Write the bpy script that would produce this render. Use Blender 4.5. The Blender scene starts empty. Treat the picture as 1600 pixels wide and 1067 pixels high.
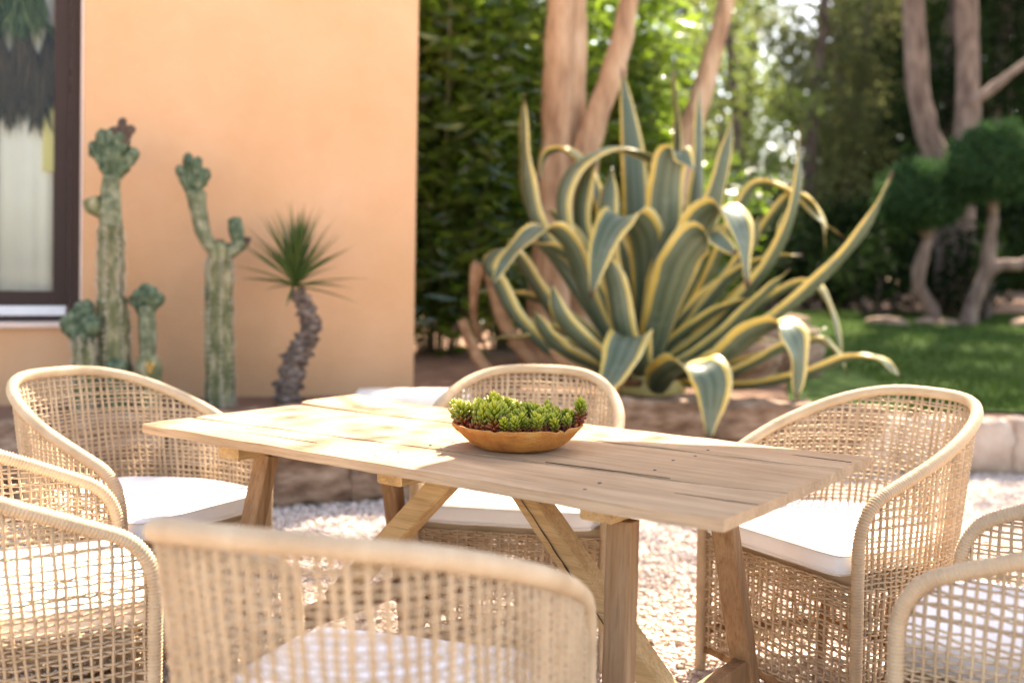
import bpy, bmesh, math, random
import numpy as np
from mathutils import Vector, Matrix, noise

random.seed(7); RNG = np.random.default_rng(11)
SC = bpy.context.scene
COL = SC.collection
PI = math.pi

# ------------------------------------------------------------------ camera
cam_d = bpy.data.cameras.new("camera")
cam = bpy.data.objects.new("camera", cam_d); COL.objects.link(cam)
PITCH, ROLL = 0.02, 0.0157
F = Vector((0, math.cos(PITCH), -math.sin(PITCH))); U0 = Vector((0, math.sin(PITCH), math.cos(PITCH))); R0 = Vector((1, 0, 0))
R = math.cos(ROLL)*R0 + math.sin(ROLL)*U0; U = -math.sin(ROLL)*R0 + math.cos(ROLL)*U0
cam.matrix_world = Matrix(((R.x, U.x, -F.x, 0), (R.y, U.y, -F.y, 0), (R.z, U.z, -F.z, 1.2), (0, 0, 0, 1)))
cam_d.sensor_width = 36; cam_d.lens = 36*1640/1600
cam_d.shift_y = -(533.5-(424+PITCH*1640))/1600
cam_d.clip_start = 0.05; cam_d.clip_end = 600
cam_d.dof.use_dof = True; cam_d.dof.focus_distance = 2.6; cam_d.dof.aperture_fstop = 1.6
SC.camera = cam

# ------------------------------------------------------------------ light
SUN_AZ, SUN_EL = math.radians(24), math.radians(50)
S = Vector((math.sin(SUN_AZ)*math.cos(SUN_EL), math.cos(SUN_AZ)*math.cos(SUN_EL), math.sin(SUN_EL)))
world = bpy.data.worlds.new("World"); SC.world = world; world.use_nodes = True
wn = world.node_tree; bg = wn.nodes["Background"]
sky = wn.nodes.new("ShaderNodeTexSky"); sky.sky_type = 'NISHITA'; sky.sun_disc = False
sky.sun_elevation = SUN_EL; sky.sun_rotation = SUN_AZ; sky.dust_density = 1.6; sky.air_density = 1.0; sky.ozone_density = 0.6
wn.links.new(sky.outputs[0], bg.inputs[0]); bg.inputs[1].default_value = 0.15
sun_d = bpy.data.lights.new("sun", 'SUN'); sun_d.energy = 4.8; sun_d.angle = math.radians(0.53); sun_d.color = (1.0, 0.95, 0.87)
sun = bpy.data.objects.new("sun", sun_d); COL.objects.link(sun)
sun.rotation_euler = S.to_track_quat('Z', 'Y').to_euler(); sun.location = (6, 12, 20)
SC.view_settings.view_transform = 'Standard'; SC.view_settings.look = 'None'
SC.view_settings.gamma = 1; SC.view_settings.use_curve_mapping = False
SC.view_settings.exposure = 2.34
SC.view_settings.use_white_balance = True; SC.view_settings.white_balance_temperature = 7500; SC.view_settings.white_balance_tint = 12
SC.cycles.use_denoising = True
SC.cycles.max_bounces = 8; SC.cycles.diffuse_bounces = 4; SC.cycles.glossy_bounces = 2
SC.cycles.transmission_bounces = 4; SC.cycles.transparent_max_bounces = 8
SC.cycles.sample_clamp_indirect = 6.0

# ------------------------------------------------------------------ materials
def _nodes(name):
    m = bpy.data.materials.new(name); m.use_nodes = True
    nt = m.node_tree
    return m, nt, nt.nodes["Principled BSDF"], nt.nodes["Material Output"]

def ramp(nt, src, stops):
    r = nt.nodes.new("ShaderNodeValToRGB"); cr = r.color_ramp
    while len(cr.elements) < len(stops): cr.elements.new(0.5)
    for e, (p, c) in zip(cr.elements, stops):
        e.position = p; e.color = (*c, 1)
    nt.links.new(src, r.inputs[0]); return r.outputs[0]

def coords(nt, kind="Object", scale=(1, 1, 1)):
    t = nt.nodes.new("ShaderNodeTexCoord"); mp = nt.nodes.new("ShaderNodeMapping")
    mp.inputs["Scale"].default_value = scale
    nt.links.new(t.outputs[kind], mp.inputs[0]); return mp.outputs[0]

def tex_noise(nt, vec, scale, detail=4, rough=0.55, dist=0.0):
    n = nt.nodes.new("ShaderNodeTexNoise"); n.inputs["Scale"].default_value = scale
    n.inputs["Detail"].default_value = detail; n.inputs["Roughness"].default_value = rough
    n.inputs["Distortion"].default_value = dist
    nt.links.new(vec, n.inputs["Vector"]); return n.outputs["Fac"]

def mixc(nt, fac, a, b, mode='MIX'):
    m = nt.nodes.new("ShaderNodeMix"); m.data_type = 'RGBA'; m.blend_type = mode
    for i, v in ((0, fac), (6, a), (7, b)):
        if hasattr(v, "links"): nt.links.new(v, m.inputs[i])
        elif i == 0: m.inputs[0].default_value = v
        else: m.inputs[i].default_value = (*v, 1)
    return m.outputs[2]

def bump(nt, bsdf, h, strength=0.3, dist=0.01):
    b = nt.nodes.new("ShaderNodeBump"); b.inputs["Strength"].default_value = strength; b.inputs["Distance"].default_value = dist
    nt.links.new(h, b.inputs["Height"]); nt.links.new(b.outputs[0], bsdf.inputs["Normal"])

def mat_noise(name, stops, scale=5, rough=0.8, stretch=(1, 1, 1), bump_s=0.3, bump_d=0.01, bump_scale=None, detail=6, island=0.0, spec=0.3, coord="Object"):
    m, nt, b, out = _nodes(name)
    v = coords(nt, coord, stretch)
    n = tex_noise(nt, v, scale, detail)
    c = ramp(nt, n, stops)
    if island > 0:
        g = nt.nodes.new("ShaderNodeNewGeometry")
        k = ramp(nt, g.outputs["Random Per Island"], [(0, (1-island,)*3), (1, (1, 1, 1))])
        c = mixc(nt, 1.0, c, k, 'MULTIPLY')
    nt.links.new(c, b.inputs["Base Color"])
    b.inputs["Roughness"].default_value = rough; b.inputs["Specular IOR Level"].default_value = spec
    if bump_s > 0:
        h = tex_noise(nt, v, bump_scale or scale*4, 6, 0.65)
        bump(nt, b, h, bump_s, bump_d)
    return m

def mat_leaf(name, stops, trans=0.45, tcol=(0.25, 0.4, 0.05), rough=0.45, spec=0.4, island=True):
    m, nt, b, out = _nodes(name)
    g = nt.nodes.new("ShaderNodeNewGeometry")
    c = ramp(nt, g.outputs["Random Per Island"], stops)
    nt.links.new(c, b.inputs["Base Color"]); b.inputs["Roughness"].default_value = rough; b.inputs["Specular IOR Level"].default_value = spec
    t = nt.nodes.new("ShaderNodeBsdfTranslucent")
    tc = mixc(nt, 0.55, c, tcol); nt.links.new(tc, t.inputs[0])
    mx = nt.nodes.new("ShaderNodeMixShader"); mx.inputs[0].default_value = trans
    nt.links.new(b.outputs[0], mx.inputs[1]); nt.links.new(t.outputs[0], mx.inputs[2]); nt.links.new(mx.outputs[0], out.inputs[0])
    return m

def mat_wood(name, dark, mid, light, axis=0, knots=True):
    m, nt, b, out = _nodes(name)
    st = [9, 9, 9]; st[axis] = 0.7
    oi = nt.nodes.new("ShaderNodeObjectInfo")
    tc = nt.nodes.new("ShaderNodeTexCoord")
    add = nt.nodes.new("ShaderNodeVectorMath"); add.operation = 'ADD'
    sc = nt.nodes.new("ShaderNodeVectorMath"); sc.operation = 'SCALE'; sc.inputs["Scale"].default_value = 13.0
    comb = nt.nodes.new("ShaderNodeCombineXYZ")
    for i in range(3): nt.links.new(oi.outputs["Random"], comb.inputs[i])
    nt.links.new(comb.outputs[0], sc.inputs[0])
    nt.links.new(tc.outputs["Object"], add.inputs[0]); nt.links.new(sc.outputs[0], add.inputs[1])
    mp = nt.nodes.new("ShaderNodeMapping"); mp.inputs["Scale"].default_value = st
    nt.links.new(add.outputs[0], mp.inputs[0]); v = mp.outputs[0]
    n1 = tex_noise(nt, v, 2.2, 8, 0.62, 0.9)
    c = ramp(nt, n1, [(0.25, dark), (0.5, mid), (0.78, light)])
    st2 = [60, 60, 60]; st2[axis] = 1.6
    mp2 = nt.nodes.new("ShaderNodeMapping"); mp2.inputs["Scale"].default_value = st2
    nt.links.new(add.outputs[0], mp2.inputs[0])
    n2 = tex_noise(nt, mp2.outputs[0], 3.0, 5, 0.7, 0.3)
    fine = ramp(nt, n2, [(0.30, (0.50, 0.46, 0.42)), (0.48, (0.9, 0.9, 0.9)), (0.7, (1.05, 1.05, 1.05))])
    c = mixc(nt, 0.8, c, fine, 'MULTIPLY')
    n3 = tex_noise(nt, add.outputs[0], 3.5, 3, 0.5)
    blot = ramp(nt, n3, [(0.35, (0.80, 0.76, 0.72)), (0.6, (1, 1, 1))])
    c = mixc(nt, 0.8, c, blot, 'MULTIPLY')
    nt.links.new(c, b.inputs["Base Color"])
    b.inputs["Roughness"].default_value = 0.78; b.inputs["Specular IOR Level"].default_value = 0.25
    bump(nt, b, n2, 0.45, 0.004)
    return m

def mat_plain(name, col, rough=0.6, spec=0.3, metal=0.0):
    m, nt, b, out = _nodes(name)
    v = coords(nt); n = tex_noise(nt, v, 14, 4)
    c = ramp(nt, n, [(0.2, tuple(x*0.86 for x in col)), (0.8, col)])
    nt.links.new(c, b.inputs["Base Color"]); b.inputs["Roughness"].default_value = rough
    b.inputs["Specular IOR Level"].default_value = spec; b.inputs["Metallic"].default_value = metal
    return m

def mat_rope(name):
    m, nt, b, out = _nodes(name)
    v = coords(nt)
    n = tex_noise(nt, v, 9, 5)
    c = ramp(nt, n, [(0.2, (0.39, 0.26, 0.15)), (0.5, (0.49, 0.345, 0.21)), (0.8, (0.58, 0.435, 0.285))])
    g = nt.nodes.new("ShaderNodeNewGeometry")
    k = ramp(nt, g.outputs["Random Per Island"], [(0, (0.84, 0.82, 0.79)), (1, (1.04, 1.04, 1.04))])
    c = mixc(nt, 1.0, c, k, 'MULTIPLY')
    nt.links.new(c, b.inputs["Base Color"]); b.inputs["Roughness"].default_value = 0.7; b.inputs["Specular IOR Level"].default_value = 0.3
    h = tex_noise(nt, v, 260, 3); bump(nt, b, h, 0.35, 0.002)
    return m

def mat_agave():
    m, nt, b, out = _nodes("agave_leaf")
    uv = nt.nodes.new("ShaderNodeUVMap"); uv.uv_map = "across"
    sx = nt.nodes.new("ShaderNodeSeparateXYZ"); nt.links.new(uv.outputs[0], sx.inputs[0])
    tc = nt.nodes.new("ShaderNodeTexCoord")
    n0 = tex_noise(nt, tc.outputs["Object"], 5, 3)
    wob = nt.nodes.new("ShaderNodeMath"); wob.operation = 'MULTIPLY_ADD'; wob.inputs[1].default_value = 0.09; nt.links.new(n0, wob.inputs[0]); nt.links.new(sx.outputs[0], wob.inputs[2])
    G1, G2, Y1, Y2 = (0.056, 0.082, 0.042), (0.128, 0.155, 0.096), (0.62, 0.44, 0.09), (0.74, 0.62, 0.28)
    c = ramp(nt, wob.outputs[0], [(0.0, Y2), (0.10, Y1), (0.15, Y1), (0.17, G2), (0.36, G1), (0.52, G2), (0.60, G1), (0.70, G2), (0.885, G2), (0.905, Y1), (0.95, Y1), (1.0, Y2)])
    mp = nt.nodes.new("ShaderNodeMapping"); mp.inputs["Scale"].default_value = (46, 1.3, 1); nt.links.new(uv.outputs[0], mp.inputs[0])
    st = tex_noise(nt, mp.outputs[0], 1.0, 4)
    k = ramp(nt, st, [(0.32, (0.72, 0.74, 0.70)), (0.62, (1.12, 1.1, 1.1))])
    c = mixc(nt, 0.85, c, k, 'MULTIPLY')
    n2 = tex_noise(nt, tc.outputs["Object"], 9, 5)
    bl = ramp(nt, n2, [(0.56, (0, 0, 0)), (0.78, (0.45, 0.45, 0.45))])
    c = mixc(nt, bl, c, (0.22, 0.25, 0.20))
    tip = ramp(nt, sx.outputs[1], [(0.955, (0, 0, 0)), (0.975, (1, 1, 1))]); c = mixc(nt, tip, c, (0.10, 0.05, 0.03))
    n5 = tex_noise(nt, tc.outputs["Object"], 22, 4, 0.6); sc5 = ramp(nt, n5, [(0.68, (0, 0, 0)), (0.74, (0.8, 0.8, 0.8))]); c = mixc(nt, sc5, c, (0.20, 0.13, 0.075))
    nt.links.new(c, b.inputs["Base Color"]); b.inputs["Roughness"].default_value = 0.42; b.inputs["Specular IOR Level"].default_value = 0.45
    t = nt.nodes.new("ShaderNodeBsdfTranslucent"); nt.links.new(c, t.inputs[0])
    mx = nt.nodes.new("ShaderNodeMixShader"); mx.inputs[0].default_value = 0.22
    nt.links.new(b.outputs[0], mx.inputs[1]); nt.links.new(t.outputs[0], mx.inputs[2]); nt.links.new(mx.outputs[0], out.inputs[0])
    bump(nt, b, st, 0.2, 0.004)
    return m

def mat_gen_ramp(name, stops, axis='Z', rough=0.5, trans=0.0, nscale=8.0, namt=0.15):
    m, nt, b, out = _nodes(name)
    tc = nt.nodes.new("ShaderNodeTexCoord"); sx = nt.nodes.new("ShaderNodeSeparateXYZ"); nt.links.new(tc.outputs["Generated"], sx.inputs[0])
    n = tex_noise(nt, tc.outputs["Generated"], nscale, 3)
    ma = nt.nodes.new("ShaderNodeMath"); ma.operation = 'MULTIPLY_ADD'; ma.inputs[1].default_value = namt*2
    nt.links.new(n, ma.inputs[0]); nt.links.new(sx.outputs[axis], ma.inputs[2])
    sb = nt.nodes.new("ShaderNodeMath"); sb.operation = 'SUBTRACT'; sb.inputs[1].default_value = namt; nt.links.new(ma.outputs[0], sb.inputs[0])
    c = ramp(nt, sb.outputs[0], stops)
    nt.links.new(c, b.inputs["Base Color"]); b.inputs["Roughness"].default_value = rough
    if trans:
        t = nt.nodes.new("ShaderNodeBsdfTranslucent"); nt.links.new(c, t.inputs[0])
        mx = nt.nodes.new("ShaderNodeMixShader"); mx.inputs[0].default_value = trans
        nt.links.new(b.outputs[0], mx.inputs[1]); nt.links.new(t.outputs[0], mx.inputs[2]); nt.links.new(mx.outputs[0], out.inputs[0])
    return m

def mat_glass():
    m, nt, b, out = _nodes("window_glass")
    nt.nodes.remove(b)
    tr = nt.nodes.new("ShaderNodeBsdfTransparent"); gl = nt.nodes.new("ShaderNodeBsdfGlossy"); gl.inputs["Roughness"].default_value = 0.02
    tr.inputs[0].default_value = (0.92, 0.95, 0.94, 1)
    fr = nt.nodes.new("ShaderNodeFresnel"); fr.inputs[0].default_value = 1.22
    mx = nt.nodes.new("ShaderNodeMixShader"); nt.links.new(fr.outputs[0], mx.inputs[0])
    nt.links.new(tr.outputs[0], mx.inputs[1]); nt.links.new(gl.outputs[0], mx.inputs[2]); nt.links.new(mx.outputs[0], out.inputs[0])
    return m

def mat_wall():
    m, nt, b, out = _nodes("orange_plaster")
    v = coords(nt)
    n = tex_noise(nt, v, 1.3, 5, 0.6); c = ramp(nt, n, [(0.3, (0.54, 0.295, 0.15)), (0.55, (0.58, 0.33, 0.182)), (0.75, (0.60, 0.355, 0.21))])
    n2 = tex_noise(nt, v, 0.5, 3); k = ramp(nt, n2, [(0.3, (0.95, 0.945, 0.93)), (0.7, (1, 1, 1))])
    c = mixc(nt, 1.0, c, k, 'MULTIPLY')
    n3 = tex_noise(nt, v, 7, 8, 0.7, 0.6); k3 = ramp(nt, n3, [(0.35, (0.965, 0.96, 0.95)), (0.6, (1, 1, 1))]); c = mixc(nt, 1.0, c, k3, 'MULTIPLY')
    nt.links.new(c, b.inputs["Base Color"]); b.inputs["Roughness"].default_value = 0.9; b.inputs["Specular IOR Level"].default_value = 0.15
    h = tex_noise(nt, v, 60, 6, 0.7); bump(nt, b, h, 0.25, 0.006)
    return m

MAT = dict(
    rope=mat_rope("woven_rope"),
    cushion=mat_noise("white_canvas", [(0.3, (0.74, 0.72, 0.70)), (0.7, (0.82, 0.80, 0.78))], 6, 0.9, bump_s=0.15, bump_d=0.004, bump_scale=60),
    piping=mat_plain("cushion_piping", (0.78, 0.75, 0.71), 0.9),
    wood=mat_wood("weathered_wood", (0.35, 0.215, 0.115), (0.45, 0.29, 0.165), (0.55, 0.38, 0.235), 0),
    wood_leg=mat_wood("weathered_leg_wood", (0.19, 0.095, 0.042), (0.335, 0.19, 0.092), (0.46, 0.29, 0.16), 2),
    pine_y=mat_wood("yellow_pine", (0.40, 0.235, 0.09), (0.58, 0.37, 0.17), (0.68, 0.475, 0.25), 1),
    pine_x=mat_wood("yellow_pine_brace", (0.40, 0.235, 0.09), (0.58, 0.37, 0.17), (0.68, 0.475, 0.25), 0),
    nail=mat_plain("dark_iron", (0.15, 0.115, 0.095), 0.6, 0.4, 0.6),
    crack=mat_plain("dark_split", (0.05, 0.032, 0.02), 0.95),
    terracotta=mat_noise("terracotta", [(0.25, (0.26, 0.09, 0.025)), (0.45, (0.46, 0.175, 0.04)), (0.65, (0.55, 0.24, 0.055)), (0.85, (0.58, 0.33, 0.13))], 18, 0.85, bump_s=1.0, bump_d=0.008, bump_scale=70),
    potsoil=mat_noise("potting_soil", [(0.3, (0.03, 0.02, 0.015)), (0.7, (0.09, 0.06, 0.04))], 60, 0.95, bump_s=0.6, bump_d=0.005),
    sedum=mat_gen_ramp("sedum_leaf", [(0.0, (0.22, 0.03, 0.015)), (0.32, (0.28, 0.065, 0.025)), (0.46, (0.17, 0.13, 0.018)), (0.62, (0.19, 0.22, 0.014)), (0.84, (0.38, 0.39, 0.02)), (1.0, (0.62, 0.55, 0.04))], rough=0.35, trans=0.25),
    plaster=mat_wall(),
    reveal=mat_noise("pale_plaster", [(0.3, (0.62, 0.45, 0.36)), (0.7, (0.70, 0.53, 0.43))], 5, 0.9, bump_s=0.2),
    frame=mat_plain("dark_brown_frame", (0.036, 0.019, 0.014), 0.6, 0.25),
    track=mat_plain("white_track", (0.62, 0.62, 0.63), 0.4, 0.5),
    glass=mat_glass(),
    reflection_panel=mat_noise("pale_reflection", [(0.3, (0.84, 0.76, 0.66)), (0.7, (0.90, 0.83, 0.73))], 3, 0.9, bump_s=0.1),  # bright window reflection put into this colour
    yellow=mat_plain("yellow_reflection", (0.80, 0.66, 0.27), 0.8),  # yellow part of the window reflection, as a coloured strip
    reflected_thatch=mat_leaf("brown_reflection", [(0, (0.05, 0.03, 0.02)), (1, (0.13, 0.085, 0.055))], 0.1, (0.2, 0.15, 0.1), 0.8, 0.1),  # brown fringe of the window reflection, built as leaves
    roomwall=mat_plain("room_plaster", (0.72, 0.70, 0.67), 0.9),
    gravel=mat_leaf("pale_gravel", [(0, (0.50, 0.385, 0.315)), (0.3, (0.56, 0.45, 0.375)), (0.7, (0.60, 0.495, 0.42)), (1, (0.66, 0.57, 0.50))], 0.0, rough=0.9, spec=0.15),
    gravel_bed=mat_noise("gravel_bed", [(0.3, (0.48, 0.37, 0.31)), (0.5, (0.57, 0.46, 0.395)), (0.7, (0.64, 0.54, 0.475))], 45, 0.95, bump_s=0.9, bump_d=0.02, bump_scale=60),
    soil=mat_noise("red_soil", [(0.3, (0.14, 0.072, 0.042)), (0.6, (0.25, 0.14, 0.085)), (0.8, (0.33, 0.20, 0.13))], 4, 0.95, bump_s=0.7, bump_d=0.03),
    lawn=mat_noise("lawn_turf", [(0.3, (0.034, 0.060, 0.014)), (0.5, (0.050, 0.084, 0.020)), (0.75, (0.085, 0.112, 0.034))], 1.2, 0.95, spec=0.05, bump_s=0.6, bump_d=0.02, bump_scale=60),
    grass=mat_leaf("grass_blade", [(0, (0.034, 0.062, 0.014)), (0.6, (0.056, 0.092, 0.022)), (1, (0.10, 0.125, 0.04))], 0.2, (0.09, 0.17, 0.02), 0.8, 0.03),
    stone_b=mat_noise("brown_stone", [(0.3, (0.10, 0.052, 0.030)), (0.48, (0.25, 0.152, 0.095)), (0.68, (0.42, 0.295, 0.205))], 6, 0.9, stretch=(1, 1, 3), bump_s=0.9, bump_d=0.03, bump_scale=14),
    stone_l=mat_noise("beige_stone", [(0.25, (0.30, 0.20, 0.14)), (0.5, (0.44, 0.32, 0.24)), (0.75, (0.54, 0.43, 0.34))], 5, 0.9, bump_s=0.7, bump_d=0.02, bump_scale=16),
    slab=mat_noise("sunlit_wall_top", [(0.3, (0.66, 0.60, 0.53)), (0.7, (0.78, 0.73, 0.66))], 6, 0.85, bump_s=0.3),  # pale colour carries the sunlit patch of the wall top
    agave=mat_agave(),
    dead=mat_noise("dead_leaf", [(0.3, (0.13, 0.06, 0.028)), (0.6, (0.28, 0.15, 0.075)), (0.8, (0.40, 0.25, 0.14))], 8, 0.85, bump_s=0.5),
    cactus=mat_noise("cactus_skin", [(0.34, (0.07, 0.08, 0.04)), (0.5, (0.15, 0.155, 0.085)), (0.68, (0.28, 0.26, 0.165))], 22, 0.7, bump_s=0.5, bump_d=0.01),
    cactus_old=mat_noise("cactus_cork", [(0.34, (0.075, 0.09, 0.036)), (0.5, (0.17, 0.165, 0.078)), (0.66, (0.36, 0.31, 0.185))], 18, 0.85, stretch=(1, 1, 0.45), bump_s=0.8, bump_d=0.012),
    cactus_blue=mat_noise("cactus_young", [(0.35, (0.028, 0.046, 0.024)), (0.5, (0.075, 0.105, 0.055)), (0.68, (0.18, 0.20, 0.12))], 26, 0.65, bump_s=0.6, bump_d=0.012),
    spine=mat_plain("pale_spine", (0.50, 0.42, 0.32), 0.8),
    cactus_dry=mat_noise("cactus_dry", [(0.3, (0.045, 0.03, 0.025)), (0.7, (0.12, 0.08, 0.06))], 20, 0.9, bump_s=0.8),
    cactus_scar=mat_noise("cactus_scar", [(0.3, (0.42, 0.22, 0.06)), (0.7, (0.62, 0.36, 0.10))], 20, 0.9, bump_s=0.5),
    yucca_trunk=mat_noise("yucca_bark", [(0.3, (0.055, 0.035, 0.028)), (0.5, (0.16, 0.11, 0.085)), (0.72, (0.40, 0.31, 0.25))], 22, 0.9, stretch=(1, 1, 1.6), bump_s=0.9, bump_d=0.02),
    yucca=mat_leaf("yucca_leaf", [(0, (0.045, 0.085, 0.018)), (0.6, (0.085, 0.13, 0.03)), (1, (0.17, 0.19, 0.06))], 0.3, (0.16, 0.26, 0.04)),
    bark_pale=mat_noise("pale_bark", [(0.3, (0.24, 0.13, 0.075)), (0.5, (0.46, 0.29, 0.175)), (0.7, (0.60, 0.43, 0.29))], 3, 0.85, stretch=(3, 3, 0.7), bump_s=0.9, bump_d=0.05),
    bark_pine=mat_noise("pine_bark", [(0.3, (0.10, 0.062, 0.048)), (0.55, (0.23, 0.155, 0.12)), (0.8, (0.36, 0.26, 0.21))], 5, 0.95, stretch=(2, 2, 0.7), bump_s=0.9, bump_d=0.05),
    stem_green=mat_plain("shrub_stem", (0.16, 0.14, 0.075), 0.8),
    bark_dark=mat_noise("dark_bark", [(0.3, (0.05, 0.035, 0.028)), (0.7, (0.14, 0.10, 0.08))], 5, 0.95, bump_s=0.7),
    oleander=mat_leaf("oleander_leaf", [(0, (0.030, 0.060, 0.014)), (0.5, (0.055, 0.098, 0.022)), (0.85, (0.09, 0.13, 0.03)), (1, (0.16, 0.19, 0.04))], 0.52, (0.34, 0.50, 0.03), 0.17, 0.8),
    crown=mat_leaf("garden_tree_leaf", [(0, (0.03, 0.07, 0.02)), (0.7, (0.06, 0.115, 0.03)), (1, (0.11, 0.15, 0.05))], 0.4, (0.18, 0.32, 0.05)),
    pine=mat_leaf("pine_needles", [(0, (0.014, 0.026, 0.010)), (0.6, (0.028, 0.044, 0.018)), (1, (0.06, 0.076, 0.032))], 0.30, (0.10, 0.13, 0.04), 0.8, 0.03),
    olive=mat_leaf("hazy_foliage", [(0, (0.038, 0.052, 0.022)), (0.6, (0.08, 0.092, 0.04)), (1, (0.15, 0.15, 0.07))], 0.52, (0.30, 0.32, 0.11), 0.7, 0.05),
    lime=mat_leaf("bright_foliage", [(0, (0.05, 0.085, 0.022)), (0.6, (0.09, 0.13, 0.035)), (1, (0.15, 0.18, 0.06))], 0.5, (0.34, 0.42, 0.08), 0.5, 0.3),
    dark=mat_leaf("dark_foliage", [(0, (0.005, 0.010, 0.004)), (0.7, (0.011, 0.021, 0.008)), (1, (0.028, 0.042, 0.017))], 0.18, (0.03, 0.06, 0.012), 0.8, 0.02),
    topiary=mat_leaf("topiary_leaf", [(0, (0.020, 0.046, 0.018)), (0.7, (0.040, 0.080, 0.032)), (1, (0.075, 0.12, 0.05))], 0.30, (0.06, 0.14, 0.03), 0.8, 0.04),
    canvas=mat_plain("cream_canvas", (0.74, 0.68, 0.58), 0.9),
    steel=mat_plain("grey_steel", (0.25, 0.25, 0.25), 0.4, 0.5, 0.6),
)

# ------------------------------------------------------------------ object helpers
def mesh(name, verts, faces, mats, smooth=False):
    me = bpy.data.meshes.new(name)
    me.from_pydata(np.asarray(verts, float).tolist(), [], faces.tolist() if isinstance(faces, np.ndarray) else faces)
    for m in (mats if isinstance(mats, (list, tuple)) else [mats]): me.materials.append(m)
    if smooth: me.polygons.foreach_set("use_smooth", [True]*len(me.polygons))
    me.update(); return me

def obj(name, me, parent=None, loc=None, rot=None, **props):
    o = bpy.data.objects.new(name, me); COL.objects.link(o)
    if parent: o.parent = parent
    if loc is not None: o.location = loc
    if rot is not None: o.rotation_euler = rot
    for k, v in props.items(): o[k] = v
    return o

def thing(name, label, cat, loc=(0, 0, 0), rz=0.0, group=None):
    o = obj(name, None, None, loc, (0, 0, rz), label=label, category=cat)
    if group: o["group"] = group
    return o

class MB:
    def __init__(s): s.v = []; s.f = []; s.mi = []; s.n = 0
    def add(s, v, f, mi=0):
        v = np.asarray(v, float)
        s.v.append(v); s.f.extend([tuple(int(i)+s.n for i in q) for q in f]); s.mi.extend([mi]*len(f)); s.n += len(v)
    def build(s, name, mats, smooth=False):
        me = mesh(name, np.concatenate(s.v), s.f, mats, smooth)
        if any(s.mi): me.polygons.foreach_set("material_index", s.mi)
        return me

def frames(P):
    P = np.asarray(P, float)
    T = np.gradient(P, axis=0); T /= np.linalg.norm(T, axis=1)[:, None]+1e-12
    N = np.zeros_like(T)
    ref = np.array([0, 0, 1.]) if abs(T[0][2]) < 0.9 else np.array([1., 0, 0])
    n = np.cross(T[0], ref); n /= np.linalg.norm(n)
    for i in range(len(P)):
        n = n - T[i]*(n@T[i]); n /= np.linalg.norm(n)+1e-12; N[i] = n
    return P, T, N, np.cross(T, N)

def tube(P, r, sides=8, cap=True, ribs=None, flat=1.0):
    P, T, N, B = frames(P)
    n = len(P); r = np.broadcast_to(np.asarray(r, float), (n,))
    a = np.arange(sides)*2*PI/sides
    ca, sa = np.cos(a), np.sin(a)
    mod = np.ones(sides) if ribs is None else ribs
    V = P[:, None, :] + (N[:, None, :]*(ca*mod)[None, :, None] + B[:, None, :]*(sa*mod*flat)[None, :, None])*r[:, None, None]
    i = np.arange(n-1)[:, None]*sides; j = np.arange(sides)[None, :]; k = (j+1) % sides
    f = np.stack([i+j, i+k, i+sides+k, i+sides+j], -1).reshape(-1, 4).tolist()
    if cap: f += [list(range(sides))[::-1], list(range((n-1)*sides, n*sides))]
    return V.reshape(-1, 3), f

def spline(pts, n):
    pts = np.asarray(pts, float)
    m = len(pts)
    P = np.vstack([2*pts[0]-pts[1], pts, 2*pts[-1]-pts[-2]])
    out = []
    for t in np.linspace(0, m-1-1e-9, n):
        i = int(t); u = t-i; p0, p1, p2, p3 = P[i], P[i+1], P[i+2], P[i+3]
        out.append(0.5*((2*p1)+(p2-p0)*u+(2*p0-5*p1+4*p2-p3)*u*u+(3*p1-p0-3*p2+p3)*u**3))
    return np.array(out)

def box(x0, x1, y0, y1, z0, z1):
    v = [(x, y, z) for x in (x0, x1) for y in (y0, y1) for z in (z0, z1)]
    f = [(0, 1, 3, 2), (4, 6, 7, 5), (0, 4, 5, 1), (2, 3, 7, 6), (0, 2, 6, 4), (1, 5, 7, 3)]
    return v, f

def bevel(me, w, seg=1):
    bm = bmesh.new(); bm.from_mesh(me)
    bmesh.ops.bevel(bm, geom=bm.edges[:], offset=w, segments=seg, affect='EDGES', profile=0.6)
    bm.to_mesh(me); bm.free(); return me

def nz(p, s=1.0, o=0.0):
    return noise.noise(Vector((p[0]*s+o, p[1]*s+o*1.7, p[2]*s-o*0.6)))

def rough_block(sx, sy, sz, seed, k=0.30, amp=0.10, nseg=4, mat=None, name="stone"):
    v = {}; vl = []; f = []
    def vid(i, j, l):
        key = (i, j, l)
        if key not in v:
            p = np.array([2*i/nseg-1, 2*j/nseg-1, 2*l/nseg-1])
            sph = p/np.linalg.norm(p)*1.25
            q = (1-k)*p + k*sph
            q = q*np.array([sx, sy, sz])/2
            d = nz(q, 5.0, seed*3.1)*amp + nz(q, 14.0, seed*1.3)*amp*0.4
            q = q + p/np.linalg.norm(p)*d*min(sx, sy, sz)
            v[key] = len(vl); vl.append(q)
        return v[key]
    for a in range(nseg):
        for b in range(nseg):
            for s in (0, nseg):
                for ax in range(3):
                    def c(u, w):
                        t = [0, 0, 0]; t[ax] = s; t[(ax+1) % 3] = u; t[(ax+2) % 3] = w; return vid(*t)
                    q = [c(a, b), c(a+1, b), c(a+1, b+1), c(a, b+1)]
                    f.append(q if s else q[::-1])
    return mesh(name, vl, f, mat, True)

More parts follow.
